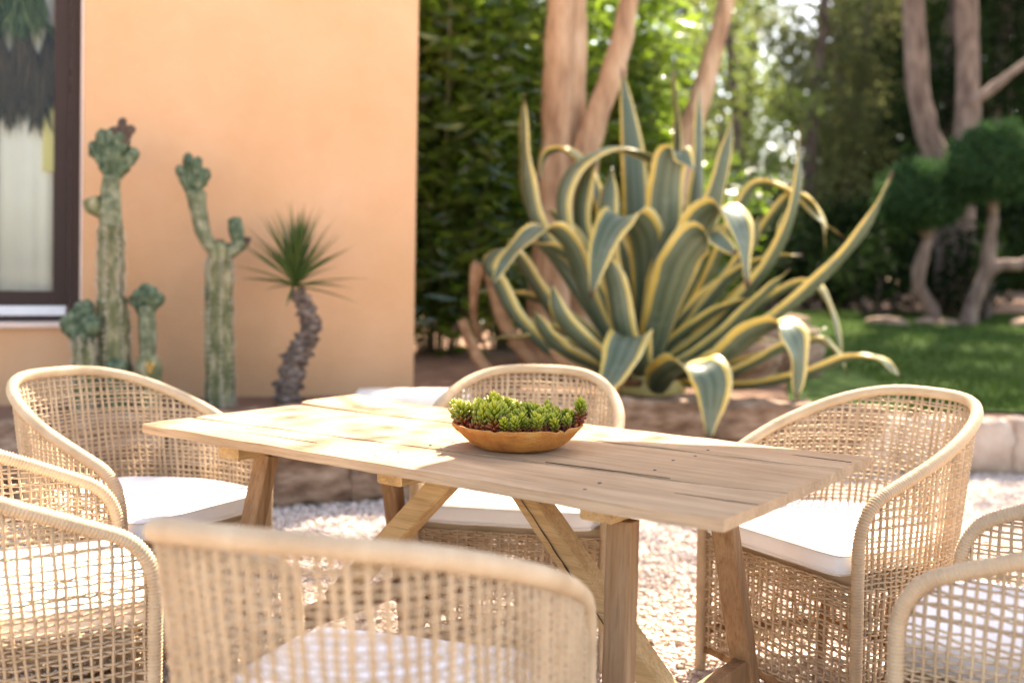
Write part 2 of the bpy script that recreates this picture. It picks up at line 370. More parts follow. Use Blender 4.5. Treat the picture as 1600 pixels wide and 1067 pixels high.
def leaves(centers, length, width, mat, name, dirs=None, droop=0.0, seed=0, fold=0.25, three=False):
    """many little leaf faces in one mesh"""
    g = np.random.default_rng(seed)
    C = np.asarray(centers, float); n = len(C)
    D = g.normal(size=(n, 3)) if dirs is None else np.asarray(dirs, float)
    D[:, 2] -= droop
    D /= np.linalg.norm(D, axis=1)[:, None]
    X = g.normal(size=(n, 3)); Wd = np.cross(D, X); Wd /= np.linalg.norm(Wd, axis=1)[:, None]+1e-9
    Nn = np.cross(D, Wd)
    Ls = (length*g.uniform(0.65, 1.25, n))[:, None]; Ws = (width*g.uniform(0.7, 1.2, n))[:, None]
    a = C; t = C+D*Ls+Nn*Ls*g.uniform(-.15, .15, n)[:, None]
    l = C+D*Ls*0.45-Wd*Ws/2+Nn*Ws*fold; r = C+D*Ls*0.45+Wd*Ws/2+Nn*Ws*fold
    V = np.stack([a, l, t, r], 1).reshape(-1, 3)
    b = np.arange(n)[:, None]*4
    Fc = np.concatenate([b+np.array([[0, 3, 2]]), b+np.array([[0, 2, 1]])], 0)
    me = bpy.data.meshes.new(name)
    me.vertices.add(len(V)); me.vertices.foreach_set("co", V.ravel())
    me.loops.add(Fc.size); me.polygons.add(len(Fc))
    me.loops.foreach_set("vertex_index", Fc.ravel().astype(np.int32))
    me.polygons.foreach_set("loop_start", np.arange(0, Fc.size, 3, dtype=np.int32))
    me.polygons.foreach_set("loop_total", np.full(len(Fc), 3, dtype=np.int32))
    me.materials.append(mat); me.update(); me.validate(); return me

def blob_points(blobs, per, g):
    """points in the outer part of overlapping clumps"""
    out = []
    for (x, y, z, rx, ry, rz) in blobs:
        k = int(per*rx*ry*rz) if per > 50 else int(per)
        d = g.normal(size=(k, 3)); d /= np.linalg.norm(d, axis=1)[:, None]
        r = g.uniform(0.35, 1.0, k)**0.6 * (1+0.18*g.normal(size=k))
        out.append(np.array([x, y, z])+d*r[:, None]*np.array([rx, ry, rz]))
    return np.concatenate(out)

# ------------------------------------------------------------------ ground, terrain, lawn
WX = [-14, -4, -2.34, -.9, -.3, .8, 1.9, 4.5, 9, 40]
WY = [1.8, 4.3, 4.90, 5.45, 5.70, 6.25, 6.45, 6.68, 7.2, 12.0]
WZ = [.46, .46, .46, .45, .45, .44, .38, .33, .33, .33]
def wall_y(x): return float(np.interp(x, WX, WY))
def wall_z(x): return float(np.interp(x, WX, WZ))
def terr(x, y):
    w = wall_y(x); z0 = wall_z(x)-0.03
    z = z0 + (0.62-z0)*min(max((y-w)/9.0, 0), 1)
    z += 0.35*max(0, min((y-18)/30, 1))
    return z + 0.025*nz((x*0.9, y*0.9, 0)) * min(1, max(0, (y-w)/1.0))

bm = MB(); s = 220
bm.add([(-s, -s, -0.012), (s, -s, -0.012), (s, s, -0.012), (-s, s, -0.012)], [(0, 1, 2, 3)])
obj("ground", bm.build("ground", MAT["gravel_bed"]), kind="structure")

def terrain_sheet(xs, name, mat, y1, dz, ystart=0.10, n=34):
    V = []; Fc = []
    for i, x in enumerate(xs):
        w = wall_y(x)+ystart
        for j in range(n):
            y = w+(y1-w)*(j/(n-1))**1.8
            V.append((x, y, terr(x, y)+dz))
    for i in range(len(xs)-1):
        for j in range(n-1): Fc.append((i*n+j, (i+1)*n+j, (i+1)*n+j+1, i*n+j+1))
    return obj(name, mesh(name, V, Fc, mat, True), kind="structure")
terrain_sheet(np.concatenate([np.linspace(-14, -3, 12), np.linspace(-2.8, 6, 60), np.linspace(6.5, 40, 20)]), "soil_bed", MAT["soil"], 120, 0)
# lawn sheet: its left border curves away behind the agave bed
V = []; Fc = []; nx, ny = 40, 30
for i in range(nx):
    for j in range(ny):
        t = j/(ny-1); u = i/(nx-1)
        xl = 1.75+0.4*math.sin(t*5)+t*0.8; x = xl+(30-xl)*u**1.5
        y = wall_y(x)+0.16; y = y+(16.6+0.4*math.sin(x*1.1)-y)*t
        V.append((x, y, terr(x, y)+0.02))
for i in range(nx-1):
    for j in range(ny-1): Fc.append((i*ny+j, (i+1)*ny+j, (i+1)*ny+j+1, i*ny+j+1))
obj("lawn", mesh("lawn", V, Fc, MAT["lawn"], True), kind="structure")
n = 60000; gx = RNG.uniform(1.9, 9.5, n); gt = RNG.uniform(0, 1, n)**1.3
pts = []
for x, t in zip(gx, gt):
    y = wall_y(x)+0.2+t*9.2
    if x < 2.1+0.05*y+0.3*math.sin(y): continue
    pts.append((x, y, terr(x, y)+0.015))
pts = np.array(pts); dd = RNG.normal(size=(len(pts), 3))*0.45; dd[:, 2] = 1
obj("grass", leaves(pts, 0.055, 0.010, MAT["grass"], "grass", dd, 0, 3), kind="stuff")

# gravel stones
def gravel_mesh(n, xr, yr, smin, smax, seed, z=0.0):
    g = np.random.default_rng(seed)
    x = g.uniform(*xr, n); y = g.uniform(*yr, n)
    lim = np.interp(x, WX, WY)-0.05; k = y < lim; x, y = x[k], y[k]; n = len(x)
    base = np.array([(a, b, c) for a in (-1, 1) for b in (-1, 1) for c in (-1, 1)], float)
    sz = g.uniform(smin, smax, (n, 1, 1))*np.array([1, 0.85, 0.50])*g.uniform(.75, 1.25, (n, 1, 3))/2
    P = base[None]*(1+g.uniform(-.42, .18, (n, 8, 3)))*sz
    a = g.uniform(0, 2*PI, n); b = g.normal(0, .35, n)
    ca, sa, cb, sb = np.cos(a), np.sin(a), np.cos(b), np.sin(b)
    X = P[..., 0]*cb[:, None]+P[..., 2]*sb[:, None]; Z = -P[..., 0]*sb[:, None]+P[..., 2]*cb[:, None]
    Q = np.stack([X*ca[:, None]-P[..., 1]*sa[:, None], X*sa[:, None]+P[..., 1]*ca[:, None], Z], -1)
    Q[..., 0] += x[:, None]; Q[..., 1] += y[:, None]; Q[..., 2] += (z+g.uniform(-.005, .004, n))[:, None]
    V = Q.reshape(-1, 3)
    f = np.array([(0, 1, 3, 2), (4, 6, 7, 5), (0, 4, 5, 1), (2, 3, 7, 6), (0, 2, 6, 4), (1, 5, 7, 3)])
    Fc = (np.arange(n)[:, None, None]*8+f[None]).reshape(-1, 4)
    me = bpy.data.meshes.new("gravel"); me.vertices.add(len(V)); me.vertices.foreach_set("co", V.ravel())
    me.loops.add(Fc.size); me.polygons.add(len(Fc)); me.loops.foreach_set("vertex_index", Fc.ravel().astype(np.int32))
    me.polygons.foreach_set("loop_start", np.arange(0, Fc.size, 4, dtype=np.int32)); me.polygons.foreach_set("loop_total", np.full(len(Fc), 4, dtype=np.int32))
    me.materials.append(MAT["gravel"]); me.update(); me.validate(); return me
obj("gravel", gravel_mesh(115000, (-3.3, 3.9), (1.9, 6.9), 0.008, 0.023, 5), kind="stuff")

# ------------------------------------------------------------------ retaining wall of rough stones
rw = thing("retaining_wall", "low garden wall of rough brown stones edging the raised bed and lawn", "wall", (0, 5.5, 0))
def put_stone(x, z, L, H, D, mat, seed, dy=0.0, k=0.22):
    y = wall_y(x); dx = 0.2; ang = math.atan2(wall_y(x+dx)-wall_y(x-dx), 2*dx)
    o = obj("stone", rough_block(L, D, H, seed, k, 0.20, 6, mat), rw)
    o.location = (x, y+dy-5.5, z); o.rotation_euler = (random.uniform(-.04, .04), random.uniform(-.03, .03), ang+random.uniform(-.04, .04))
sid = 1
for course in range(2):
    x = -4.2+course*0.17
    while x < 2.1:
        L = random.uniform(0.42, 0.9); H = 0.235 if course == 0 else wall_z(x)-0.215
        put_stone(x+L/2, 0.115 if course == 0 else 0.225+H/2, L*1.02, H*1.03, random.uniform(.24, .30), MAT["stone_b"], sid, (0.03 if course == 0 else 0.0)+random.uniform(-.02, .02)); sid += 1
        x += L*math.cos(math.atan(0.38))
x = 2.1
while x < 9:
    L = random.uniform(0.26, 0.46)
    put_stone(x+L/2, 0.165, L*0.99, 0.34, 0.24, MAT["stone_l"], sid, random.uniform(-.012, .012), 0.10); sid += 1
    x += L
sl = obj("sunlit_patch_slab", rough_block(0.62, 0.34, 0.075, 91, 0.12, 0.12, 5, MAT["slab"], "sunlit_patch_slab"), None, (-0.52, 5.66, 0.505), (0, 0, 0.12))  # pale slab added where sun lights the wall top
sl["label"] = "pale slab added for the sunlit patch on the wall top beyond the table"; sl["category"] = "stone slab"

# ------------------------------------------------------------------ house
dw = Vector((.9225, .386, 0)).normalized()
house = thing("house", "orange plastered house corner with a dark framed window at left", "house", (-.60, 6.49, 0), math.atan2(dw.y, dw.x))
# local: x along the wall (negative = left in the photo), -y toward the terrace
WT = 0.24; HH = 4.6; WL, WR, WB, WTOP = -3.35, -1.905, 0.885, 3.0
mb = MB()
mb.add(*box(WR, 0, 0, WT, 0, HH)); me = mb.build("wall", MAT["plaster"]); obj("wall", bevel(me, 0.008, 2), house)
for nm, b in (("wall", (WL, WR-0.0005, 0, WT, 0, WB-0.03)), ("wall", (WL, WR-0.0005, 0, WT, WTOP, HH)), ("wall", (-7, WL-0.0005, 0, WT, 0, HH)), ("wall", (-WT, 0, WT+0.0005, 5.2, 0, HH)), ("wall", (-7, -6.7, WT+.0005, 5.2, 0, HH))):
    mb = MB(); mb.add(*box(*b)); obj(nm, mb.build(nm, MAT["plaster"]), house)
mb = MB(); mb.add(*box(-7.2, 0.15, -0.1, 5.4, HH+0.002, HH+0.22)); obj("roof", mb.build("roof", MAT["plaster"]), house)
# reveal and sill
mb = MB(); mb.add(*box(WR-0.012, WR-0.0012, 0.003, 0.15, WB, WTOP)); mb.add(*box(WL+.001, WR-.014, 0.003, 0.15, WTOP-0.012, WTOP-.001)); obj("reveal", mb.build("reveal", MAT["reveal"]), house)
mb = MB(); mb.add(*box(WL, WR+0.05, -0.03, 0.16, WB-0.03, WB-0.0005)); obj("sill", bevel(mb.build("sill", MAT["reveal"]), 0.006, 2), house)
win = obj("window", None, house)
fx1 = WR-0.0135; fx0 = WL+0.01
mb = MB()
mb.add(*box(fx1-0.055, fx1, 0.085, 0.165, WB+0.001, WTOP-.014)); mb.add(*box(fx0, fx0+0.055, 0.085, 0.165, WB+0.001, WTOP-.014))
mb.add(*box(fx0+.056, fx1-.056, 0.085, 0.165, WB+0.001, WB+0.032)); mb.add(*box(fx0+.056, fx1-.056, 0.085, 0.165, WTOP-0.07, WTOP-.014))
obj("frame", mb.build("frame", MAT["frame"]), win)
mb = MB(); mb.add(*box(fx0+.056, fx1-.07, 0.075, 0.15, WB+0.034, WB+0.085)); 
for q in range(5): mb.add(*box(fx1-.2-q*.22, fx1-.15-q*.22, 0.071, 0.0745, WB+0.05, WB+0.062))
obj("track", mb.build("track", MAT["track"]), win)
mb = MB()
mb.add(*box(fx1-0.135, fx1-0.0565, 0.105, 0.15, WB+0.087, WTOP-.072)); mb.add(*box(fx0+0.057, fx0+0.13, 0.105, 0.15, WB+0.087, WTOP-.072))
mb.add(*box(fx0+0.131, fx1-0.136, 0.105, 0.15, WB+0.087, WB+0.165)); mb.add(*box(fx0+.131, fx1-.136, 0.105, 0.15, WTOP-.14, WTOP-.072))
mb.add(*box(-2.40, -2.345, 0.105, 0.15, WB+0.166, WTOP-.141))
obj("sash", mb.build("sash", MAT["frame"]), win)
for a, b in ((-2.3445, fx1-.1365), (fx0+.1315, -2.4005)):
    mb = MB(); mb.add(*box(a, b, 0.124, 0.130, WB+0.1655, WTOP-.1405)); obj("pane", mb.build("pane", MAT["glass"]), win)
# room behind the window; pieces behind the glass are built in place of reflections
mb = MB(); mb.add(*box(-3.6, -0.3, 2.6, 2.62, 0.3, 3.3)); mb.add(*box(-3.6, -0.3, 0.26, 2.59, 0.28, 0.3)); obj("room_back_wall", mb.build("room", MAT["roomwall"]), house)
def to_world(x, y, z): return house.location+Matrix.Rotation(house.rotation_euler.z, 3, 'Z')@Vector((x, y, z))
hz = house.rotation_euler.z
cu = []; cf = []; nn = 60
for i in range(nn):
    xx = -2.33+0.27*i/(nn-1)
    for z in (0.55, 3.05): cu.append((xx, 0.004*math.sin(i*0.33)+0.004*math.sin(i*0.13), z))
for i in range(nn-1): cf.append((2*i, 2*i+2, 2*i+3, 2*i+1))
cme = mesh("reflection_panel", cu, cf, MAT["reflection_panel"], True)
o = obj("reflection_panel", cme, None, to_world(0, 0.30, 0), (0, 0, hz), label="off-white panel behind the window glass in place of a bright reflection", category="reflection_panel")
o.modifiers.new("thickness", 'SOLIDIFY').thickness = 0.004
mb = MB(); mb.add(*box(-2.115, -2.045, 0.255, 0.268, 1.72, 2.12)); me = bevel(mb.build("reflection_strip", MAT["yellow"]), 0.004)
o = obj("reflected_strip", me, None, to_world(0, 0, 0), (0, 0, hz), label="narrow pale yellow strip behind the window glass in place of a reflection", category="reflection_strip")
g = np.random.default_rng(4); n = 2600
px = g.uniform(-2.36, -2.03, n); ln = 0.28+0.20*np.abs(np.sin((px+2.1)*17))+g.uniform(-.06, .06, n)
pp = np.stack([px, g.uniform(0.215, 0.275, n), 2.50+g.uniform(-.10, .05, n)-.16*np.abs(np.sin((px+2.07)*22))**3], 1); dd = np.stack([g.normal(0, .08, n), g.normal(0, .05, n), -np.ones(n)], 1)
me = leaves(pp, 0.30, 0.012, MAT["reflected_thatch"], "reflected_thatch", dd, 0, 4)
o = obj("reflected_fringe", me, None, to_world(0, 0, 0), (0, 0, hz), label="ragged brown fringe behind the window glass in place of a reflection", category="reflected_thatch")
pp = np.stack([g.uniform(-2.36, -2.12, 240), g.uniform(0.17, 0.205, 240), 2.66+g.uniform(-.06, .12, 240)], 1); dd = np.stack([g.normal(0, .25, 240), g.normal(0, .08, 240), -np.ones(240)], 1)
o = obj("reflected_leaves", leaves(pp, 0.2, 0.016, MAT["yucca"], "reflected_leaves", dd, 0, 5), None, to_world(0, 0, 0), (0, 0, hz), label="green leaves behind the window glass in place of a reflection", category="plant")

# ------------------------------------------------------------------ leaf-bearing plants
def tree_limb(name, pts, r0, r1, mat, parent, seed=0, sides=12, n=26, amp=0.10):
    P = spline(pts, n); r = np.linspace(r0, r1, n)
    g = np.random.default_rng(seed); r = r*(1+amp*0.5*np.sin(np.linspace(0, 9, n)+seed)+amp*0.4*g.normal(size=n))
    P = P + g.normal(size=P.shape)*amp*0.04
    v, f = tube(P, r, sides)
    for i in range(len(v)): v[i] += (v[i]-P[i//sides if i//sides < n else n-1])*nz(v[i], 4, seed)*0.25
    return obj(name, mesh(name, v, f, mat, True), parent)

def shift(pts, base): return [tuple(np.array(p)-np.array(base)) for p in pts]

AGAVE = [
 ([(0.794, 6.95, 0.508), (0.524, 6.85, 0.974), (0.363, 6.7, 1.365), (0.195, 6.6, 1.476), (-0.004, 6.5, 1.315), (-0.138, 6.45, 1.096)], 0.17, 55),
 ([(0.858, 6.95, 0.509), (0.887, 6.85, 1.022), (0.835, 6.7, 1.434), (0.691, 6.55, 1.554), (0.557, 6.45, 1.382), (0.477, 6.4, 1.028)], 0.26, 0),
 ([(0.793, 6.95, 0.55), (0.446, 7.0, 1.181), (0.315, 7.0, 1.606), (0.392, 7.0, 1.883), (0.661, 6.95, 2.022), (0.952, 6.9, 1.92), (1.137, 6.85, 1.685)], 0.17, 15),
 ([(0.75, 6.95, 0.592), (0.386, 7.05, 1.137), (0.157, 7.1, 1.522), (0.074, 7.15, 1.915), (0.057, 7.15, 2.413)], 0.17, 60),
 ([(0.783, 7.05, 0.584), (0.637, 7.25, 1.316), (0.547, 7.35, 1.808), (0.387, 7.35, 2.038), (0.222, 7.35, 2.013), (0.175, 7.3, 1.82)], 0.15, 40),
 ([(0.87, 7.05, 0.499), (0.862, 7.25, 1.32), (0.835, 7.35, 1.991), (0.749, 7.45, 2.655)], 0.19, 0),
 ([(0.946, 7.15, 0.577), (1.12, 7.35, 1.549), (1.161, 7.45, 2.142), (1.12, 7.55, 2.712)], 0.12, 30),
 ([(0.9, 6.95, 0.531), (1.109, 7.0, 1.106), (1.234, 7.05, 1.751), (1.237, 7.1, 2.509)], 0.17, 40),
 ([(0.921, 6.95, 0.531), (1.176, 6.9, 1.193), (1.316, 6.85, 1.696), (1.426, 6.85, 2.255)], 0.18, 50),
 ([(0.9, 6.95, 0.509), (1.341, 6.85, 0.862), (1.675, 6.8, 1.284), (1.815, 6.75, 1.697), (1.829, 6.75, 2.164)], 0.15, 35),
 ([(0.971, 6.85, 0.512), (1.447, 6.75, 0.745), (1.905, 6.65, 1.124), (2.205, 6.6, 1.492), (2.359, 6.55, 1.859)], 0.17, 45),
 ([(0.935, 7.05, 0.5), (1.307, 7.15, 1.107), (1.528, 7.15, 1.633), (1.664, 7.15, 1.814), (1.86, 7.15, 1.782), (2.038, 7.15, 1.619), (2.255, 7.15, 1.462)], 0.15, 30),
 ([(0.969, 7.15, 0.534), (1.544, 7.25, 1.242), (1.853, 7.25, 1.697), (2.011, 7.25, 1.743), (2.133, 7.25, 1.582), (2.156, 7.25, 1.358)], 0.14, 30),
 ([(0.887, 6.85, 0.519), (1.07, 6.7, 1.111), (1.179, 6.6, 1.496), (1.308, 6.55, 1.611), (1.401, 6.45, 1.454), (1.436, 6.4, 1.121)], 0.28, 5),
 ([(0.888, 6.85, 0.498), (0.976, 6.6, 0.99), (1.066, 6.45, 1.311), (1.195, 6.4, 1.433), (1.358, 6.35, 1.322)], 0.29, 40),
 ([(0.998, 6.75, 0.511), (1.267, 6.45, 0.645), (1.495, 6.3, 0.854), (1.624, 6.25, 0.886), (1.694, 6.2, 0.731), (1.692, 6.2, 0.454)], 0.28, 10),
 ([(1.055, 6.85, 0.48), (1.524, 6.7, 0.491), (1.876, 6.65, 0.576), (2.158, 6.65, 0.682), (2.341, 6.65, 0.676), (2.482, 6.65, 0.565)], 0.16, 50),
 ([(1.085, 7.05, 0.502), (1.643, 7.05, 0.64), (2.027, 7.05, 0.767), (2.171, 7.05, 0.713), (2.273, 7.05, 0.542)], 0.14, 30),
 ([(1.056, 7.15, 0.535), (1.682, 7.25, 0.979), (2.041, 7.25, 1.152), (2.214, 7.25, 0.943), (2.325, 7.25, 0.493)], 0.15, 40),
 ([(0.944, 6.65, 0.451), (0.962, 6.35, 0.591), (1.068, 6.1, 0.669), (1.152, 6.0, 0.566), (1.134, 5.97, 0.239)], 0.3, 10),
 ([(0.82, 6.65, 0.559), (0.742, 6.35, 0.762), (0.706, 6.25, 0.814), (0.621, 6.1, 0.666), (0.52, 6.05, 0.476)], 0.26, 0),
 ([(0.783, 6.85, 0.484), (0.378, 6.75, 0.596), (0.052, 6.7, 0.87), (-0.103, 6.7, 1.133), (-0.158, 6.7, 1.247), (-0.045, 6.65, 1.337), (0.137, 6.6, 1.299)], 0.15, 40),
 ([(0.794, 6.95, 0.508), (0.448, 6.9, 0.718), (0.191, 6.95, 1.05), (0.03, 6.95, 1.302), (-0.04, 6.95, 1.42)], 0.16, 45),
 ([(0.8, 7.0, 0.503), (0.581, 7.05, 1.011), (0.447, 7.1, 1.527), (0.497, 7.1, 1.873), (0.59, 7.1, 1.969)], 0.18, 35),
 ([(0.887, 6.85, 0.519), (0.978, 6.75, 1.191), (0.977, 6.7, 1.721), (1.022, 6.65, 1.96), (1.144, 6.6, 1.844)], 0.25, 20),
 ([(0.831, 6.9, 0.513), (0.678, 6.85, 0.977), (0.601, 6.85, 1.351), (0.62, 6.9, 1.689), (0.647, 6.95, 1.895)], 0.18, 20),
 ([(0.956, 7.05, 0.5), (1.432, 7.1, 0.937), (1.761, 7.15, 1.332), (1.854, 7.15, 1.682)], 0.16, 35),
 ([(0.943, 6.95, 0.51), (1.294, 6.95, 0.983), (1.542, 6.95, 1.326), (1.642, 6.95, 1.624)], 0.16, 50),
 ([(0.923, 6.8, 0.517), (1.283, 6.75, 0.742), (1.574, 6.7, 1.037), (1.774, 6.7, 1.244)], 0.15, 40),
 ([(0.904, 7.15, 0.489), (0.95, 7.25, 1.1), (0.985, 7.35, 1.636), (1.006, 7.35, 1.904)], 0.18, 0),
 ([(0.772, 6.75, 0.507), (0.406, 6.55, 0.662), (0.241, 6.45, 0.786), (0.119, 6.4, 0.983)], 0.15, 50),
 ([(0.771, 6.75, 0.519), (0.558, 6.45, 0.673), (0.313, 6.35, 0.91), (0.231, 6.35, 1.142)], 0.14, 30),
 ([(0.839, 6.8, 0.524), (0.709, 6.6, 0.824), (0.638, 6.55, 1.146), (0.555, 6.55, 1.344)], 0.17, 0),
 ([(1.034, 6.85, 0.488), (1.369, 6.75, 0.537), (1.764, 6.7, 0.753), (2.007, 6.7, 0.872)], 0.13, 50),
 ([(1.065, 7.05, 0.459), (1.368, 6.95, 0.474), (1.597, 6.75, 0.499), (1.754, 6.65, 0.614)], 0.12, 50),
 ([(0.795, 6.95, 0.516), (0.533, 6.95, 0.711), (0.236, 6.95, 0.841), (0.003, 6.949, 0.871), (-0.196, 6.949, 0.842)], 0.12376514568961597, 31.65634701182369),
 ([(0.788, 6.922, 0.519), (0.521, 6.851, 0.672), (0.226, 6.767, 0.77), (0.003, 6.71, 0.786), (-0.182, 6.668, 0.753)], 0.13564912761982648, 35.837009131068186),
 ([(0.802, 6.972, 0.514), (0.524, 7.028, 0.793), (0.209, 7.095, 0.992), (-0.044, 7.14, 1.063), (-0.264, 7.174, 1.057)], 0.13136804654995166, 42.427360353991254),
 ([(0.812, 6.973, 0.514), (0.627, 7.032, 0.836), (0.432, 7.102, 1.104), (0.289, 7.149, 1.267), (0.173, 7.184, 1.374)], 0.13193604892067504, 25.69930010171684),
 ([(0.814, 6.961, 0.515), (0.619, 6.99, 0.899), (0.398, 7.024, 1.198), (0.219, 7.047, 1.348), (0.062, 7.064, 1.415)], 0.12121384030649884, 45.348254782781176),
 ([(0.815, 6.927, 0.519), (0.639, 6.871, 0.941), (0.421, 6.803, 1.245), (0.229, 6.758, 1.365), (0.052, 6.724, 1.381)], 0.1452036079914137, 24.908154532871237),
 ([(0.82, 6.965, 0.515), (0.663, 7.002, 0.955), (0.489, 7.046, 1.311), (0.349, 7.076, 1.514), (0.228, 7.098, 1.633)], 0.14630608843492973, 44.13994539301751),
 ([(0.837, 6.968, 0.515), (0.812, 7.012, 0.956), (0.745, 7.065, 1.293), (0.657, 7.101, 1.451), (0.56, 7.127, 1.506)], 0.12409279687688297, 52.488416873307685),
 ([(0.846, 6.957, 0.516), (0.912, 6.974, 0.955), (0.997, 6.995, 1.313), (1.073, 7.009, 1.524), (1.144, 7.019, 1.656)], 0.13167914463951405, 53.556957489679455),
 ([(0.852, 6.952, 0.517), (0.97, 6.956, 0.947), (1.116, 6.962, 1.286), (1.243, 6.965, 1.468), (1.359, 6.968, 1.562)], 0.12786556959088494, 19.01437704215476),
 ([(0.857, 6.97, 0.515), (1.016, 7.021, 0.962), (1.214, 7.082, 1.311), (1.388, 7.122, 1.488), (1.548, 7.153, 1.564)], 0.12823100192916076, 52.54505622958257),
 ([(0.869, 6.951, 0.517), (1.148, 6.955, 0.897), (1.459, 6.959, 1.182), (1.71, 6.962, 1.309), (1.928, 6.964, 1.343)], 0.15882235052530497, 49.35163568943855),
 ([(0.87, 6.92, 0.52), (1.065, 6.845, 0.756), (1.276, 6.756, 0.935), (1.433, 6.696, 1.022), (1.564, 6.651, 1.057)], 0.12774110325862056, 20.69334953460736),
 ([(0.88, 6.945, 0.518), (1.123, 6.931, 0.688), (1.387, 6.915, 0.815), (1.581, 6.904, 0.872), (1.74, 6.896, 0.888)], 0.15397841644758148, 58.26157104186877),
 ([(0.884, 6.957, 0.517), (1.156, 6.976, 0.653), (1.459, 6.998, 0.744), (1.69, 7.013, 0.765), (1.884, 7.024, 0.741)], 0.122075301109065, 43.99420836120357),
]
AGAVE_DEAD = [
 ([(0.679, 6.85, 0.474), (0.256, 6.75, 0.52), (-0.037, 6.75, 0.804), (-0.166, 6.75, 1.173), (-0.216, 6.75, 1.213), (-0.236, 6.75, 0.883), (-0.137, 6.7, 0.662)], 0.16, 30),
 ([(0.669, 6.75, 0.485), (0.169, 6.55, 0.498), (-0.131, 6.5, 0.559), (-0.273, 6.5, 0.775), (-0.307, 6.5, 0.894), (-0.25, 6.45, 0.72)], 0.12, 40),
 ([(0.822, 6.65, 0.498), (0.517, 6.4, 0.54), (0.317, 6.35, 0.639), (0.23, 6.35, 0.735)], 0.12, 40),
]
T_main=[(0.268, 8.4, 0.301), (0.299, 8.4, 0.918), (0.329, 8.4, 1.584), (0.33, 8.4, 2.145), (0.34, 8.4, 2.756), (0.346, 8.4, 3.365), (0.351, 8.4, 3.973)]
T_main2=[(0.557, 8.5, 0.295), (0.531, 8.5, 0.918), (0.509, 8.5, 1.591), (0.489, 8.5, 2.159), (0.473, 8.5, 2.777), (0.468, 8.5, 3.393), (0.492, 8.5, 4.11)]
T_br=[(0.521, 8.35, 1.838), (0.582, 8.35, 2.169), (0.711, 8.35, 2.601), (0.822, 8.35, 2.957), (0.9, 8.35, 3.361), (0.991, 8.35, 3.966)]
T_two=[(1.303, 9.6, 0.188), (1.375, 9.6, 1.069), (1.53, 9.6, 2.182), (1.637, 9.6, 2.649), (1.774, 9.6, 3.116), (1.908, 9.6, 3.698), (2.042, 9.6, 4.279)]
P_one=[(6.595, 16.0, 0.562), (6.609, 16.0, 2.025), (6.409, 16.0, 3.042), (6.18, 16.0, 3.669), (6.087, 16.0, 4.346), (6.023, 16.0, 5.408), (5.96, 16.0, 6.852)]
P_two=[(6.668, 15.6, 0.581), (6.67, 15.6, 2.482), (6.701, 15.6, 3.524), (6.699, 15.6, 4.374), (6.648, 15.6, 5.315), (6.576, 15.6, 6.723)]
P_two_b=[(6.662, 15.5, 3.744), (6.967, 15.5, 3.964), (7.475, 15.5, 4.366), (8.213, 15.5, 4.94)]
TOP1=[(5.862, 14.5, 0.62), (5.769, 14.5, 0.795), (5.612, 14.5, 1.102), (5.648, 14.5, 1.457), (5.73, 14.5, 1.723)]
TOP1c=[(5.628, 14.5, 2.277)]
TOP2=[(6.07, 14.0, 0.646), (6.166, 14.0, 0.904), (6.311, 14.0, 1.248), (6.345, 14.0, 1.59), (6.394, 14.0, 2.016)]
TOP2b=[(6.277, 14.0, 1.23), (6.478, 14.0, 1.378), (6.819, 14.0, 1.418), (7.153, 14.0, 1.688)]
TOP2c=[(6.361, 14.0, 2.654)]

# pale-barked tree behind the agave: two fused stems and a leaning branch
base = (0.42, 8.45, 0.30)
gt_ = thing("garden_tree", "pale tan tree with two fused stems rising behind the agave", "tree", base)
tree_limb("trunk", shift(T_main, base)+[tuple(np.array((0.30, 8.3, 5.2))-base), tuple(np.array((0.1, 8.0, 6.6))-base)], .19, .06, MAT["bark_pale"], gt_, 1)
tree_limb("trunk", shift(T_main2, base)+[tuple(np.array((0.6, 8.2, 5.3))-base), tuple(np.array((0.9, 7.9, 6.8))-base)], .16, .05, MAT["bark_pale"], gt_, 2)
tree_limb("branch", shift(T_br, base)+[tuple(np.array((1.25, 8.1, 5.0))-base), tuple(np.array((1.6, 7.7, 6.2))-base)], .125, .04, MAT["bark_pale"], gt_, 3)
g = np.random.default_rng(21)
CB = [(1.25, 6.95, 5.6, .45, .35, .4), (.45, 7.3, 5.9, .6, .5, .5), (0.0, 7.6, 6.2, .9, .8, .6), (1.3, 8.2, 6.3, .9, .9, .7), (1.2, 9.4, 5.8, 1., .9, .7), (.2, 8.8, 6.6, 1., .9, .7), (2.0, 7.4, 6.4, .8, .8, .6),
      (-.4, 8.2, 5.6, .7, .7, .5), (.4, 8.2, 5.0, .5, .5, .4), (1.9, 9.2, 6.8, .9, .9, .6), (-.5, 7.0, 6.4, .8, .7, .5), (2.6, 8.6, 6.0, .8, .8, .6)]
CB = [(x-base[0], y-base[1], z-base[2], a, b, c) for x, y, z, a, b, c in CB]
pts = blob_points(CB, 300, g)
obj("crown", leaves(pts, 0.16, 0.055, MAT["crown"], "crown", None, 0.4, 22), gt_)
for (x, y, z, a, b, c) in CB:
    P = spline([(0.0, -.3, 4.9), (x*0.5, y*0.5-.15, 5.0+(z-5.0)*0.5), (x, y, z)], 8); v, f = tube(P, np.linspace(.045, .012, 8), 6)
    obj("branch", mesh("branch", v, f, MAT["bark_pale"], True), gt_)

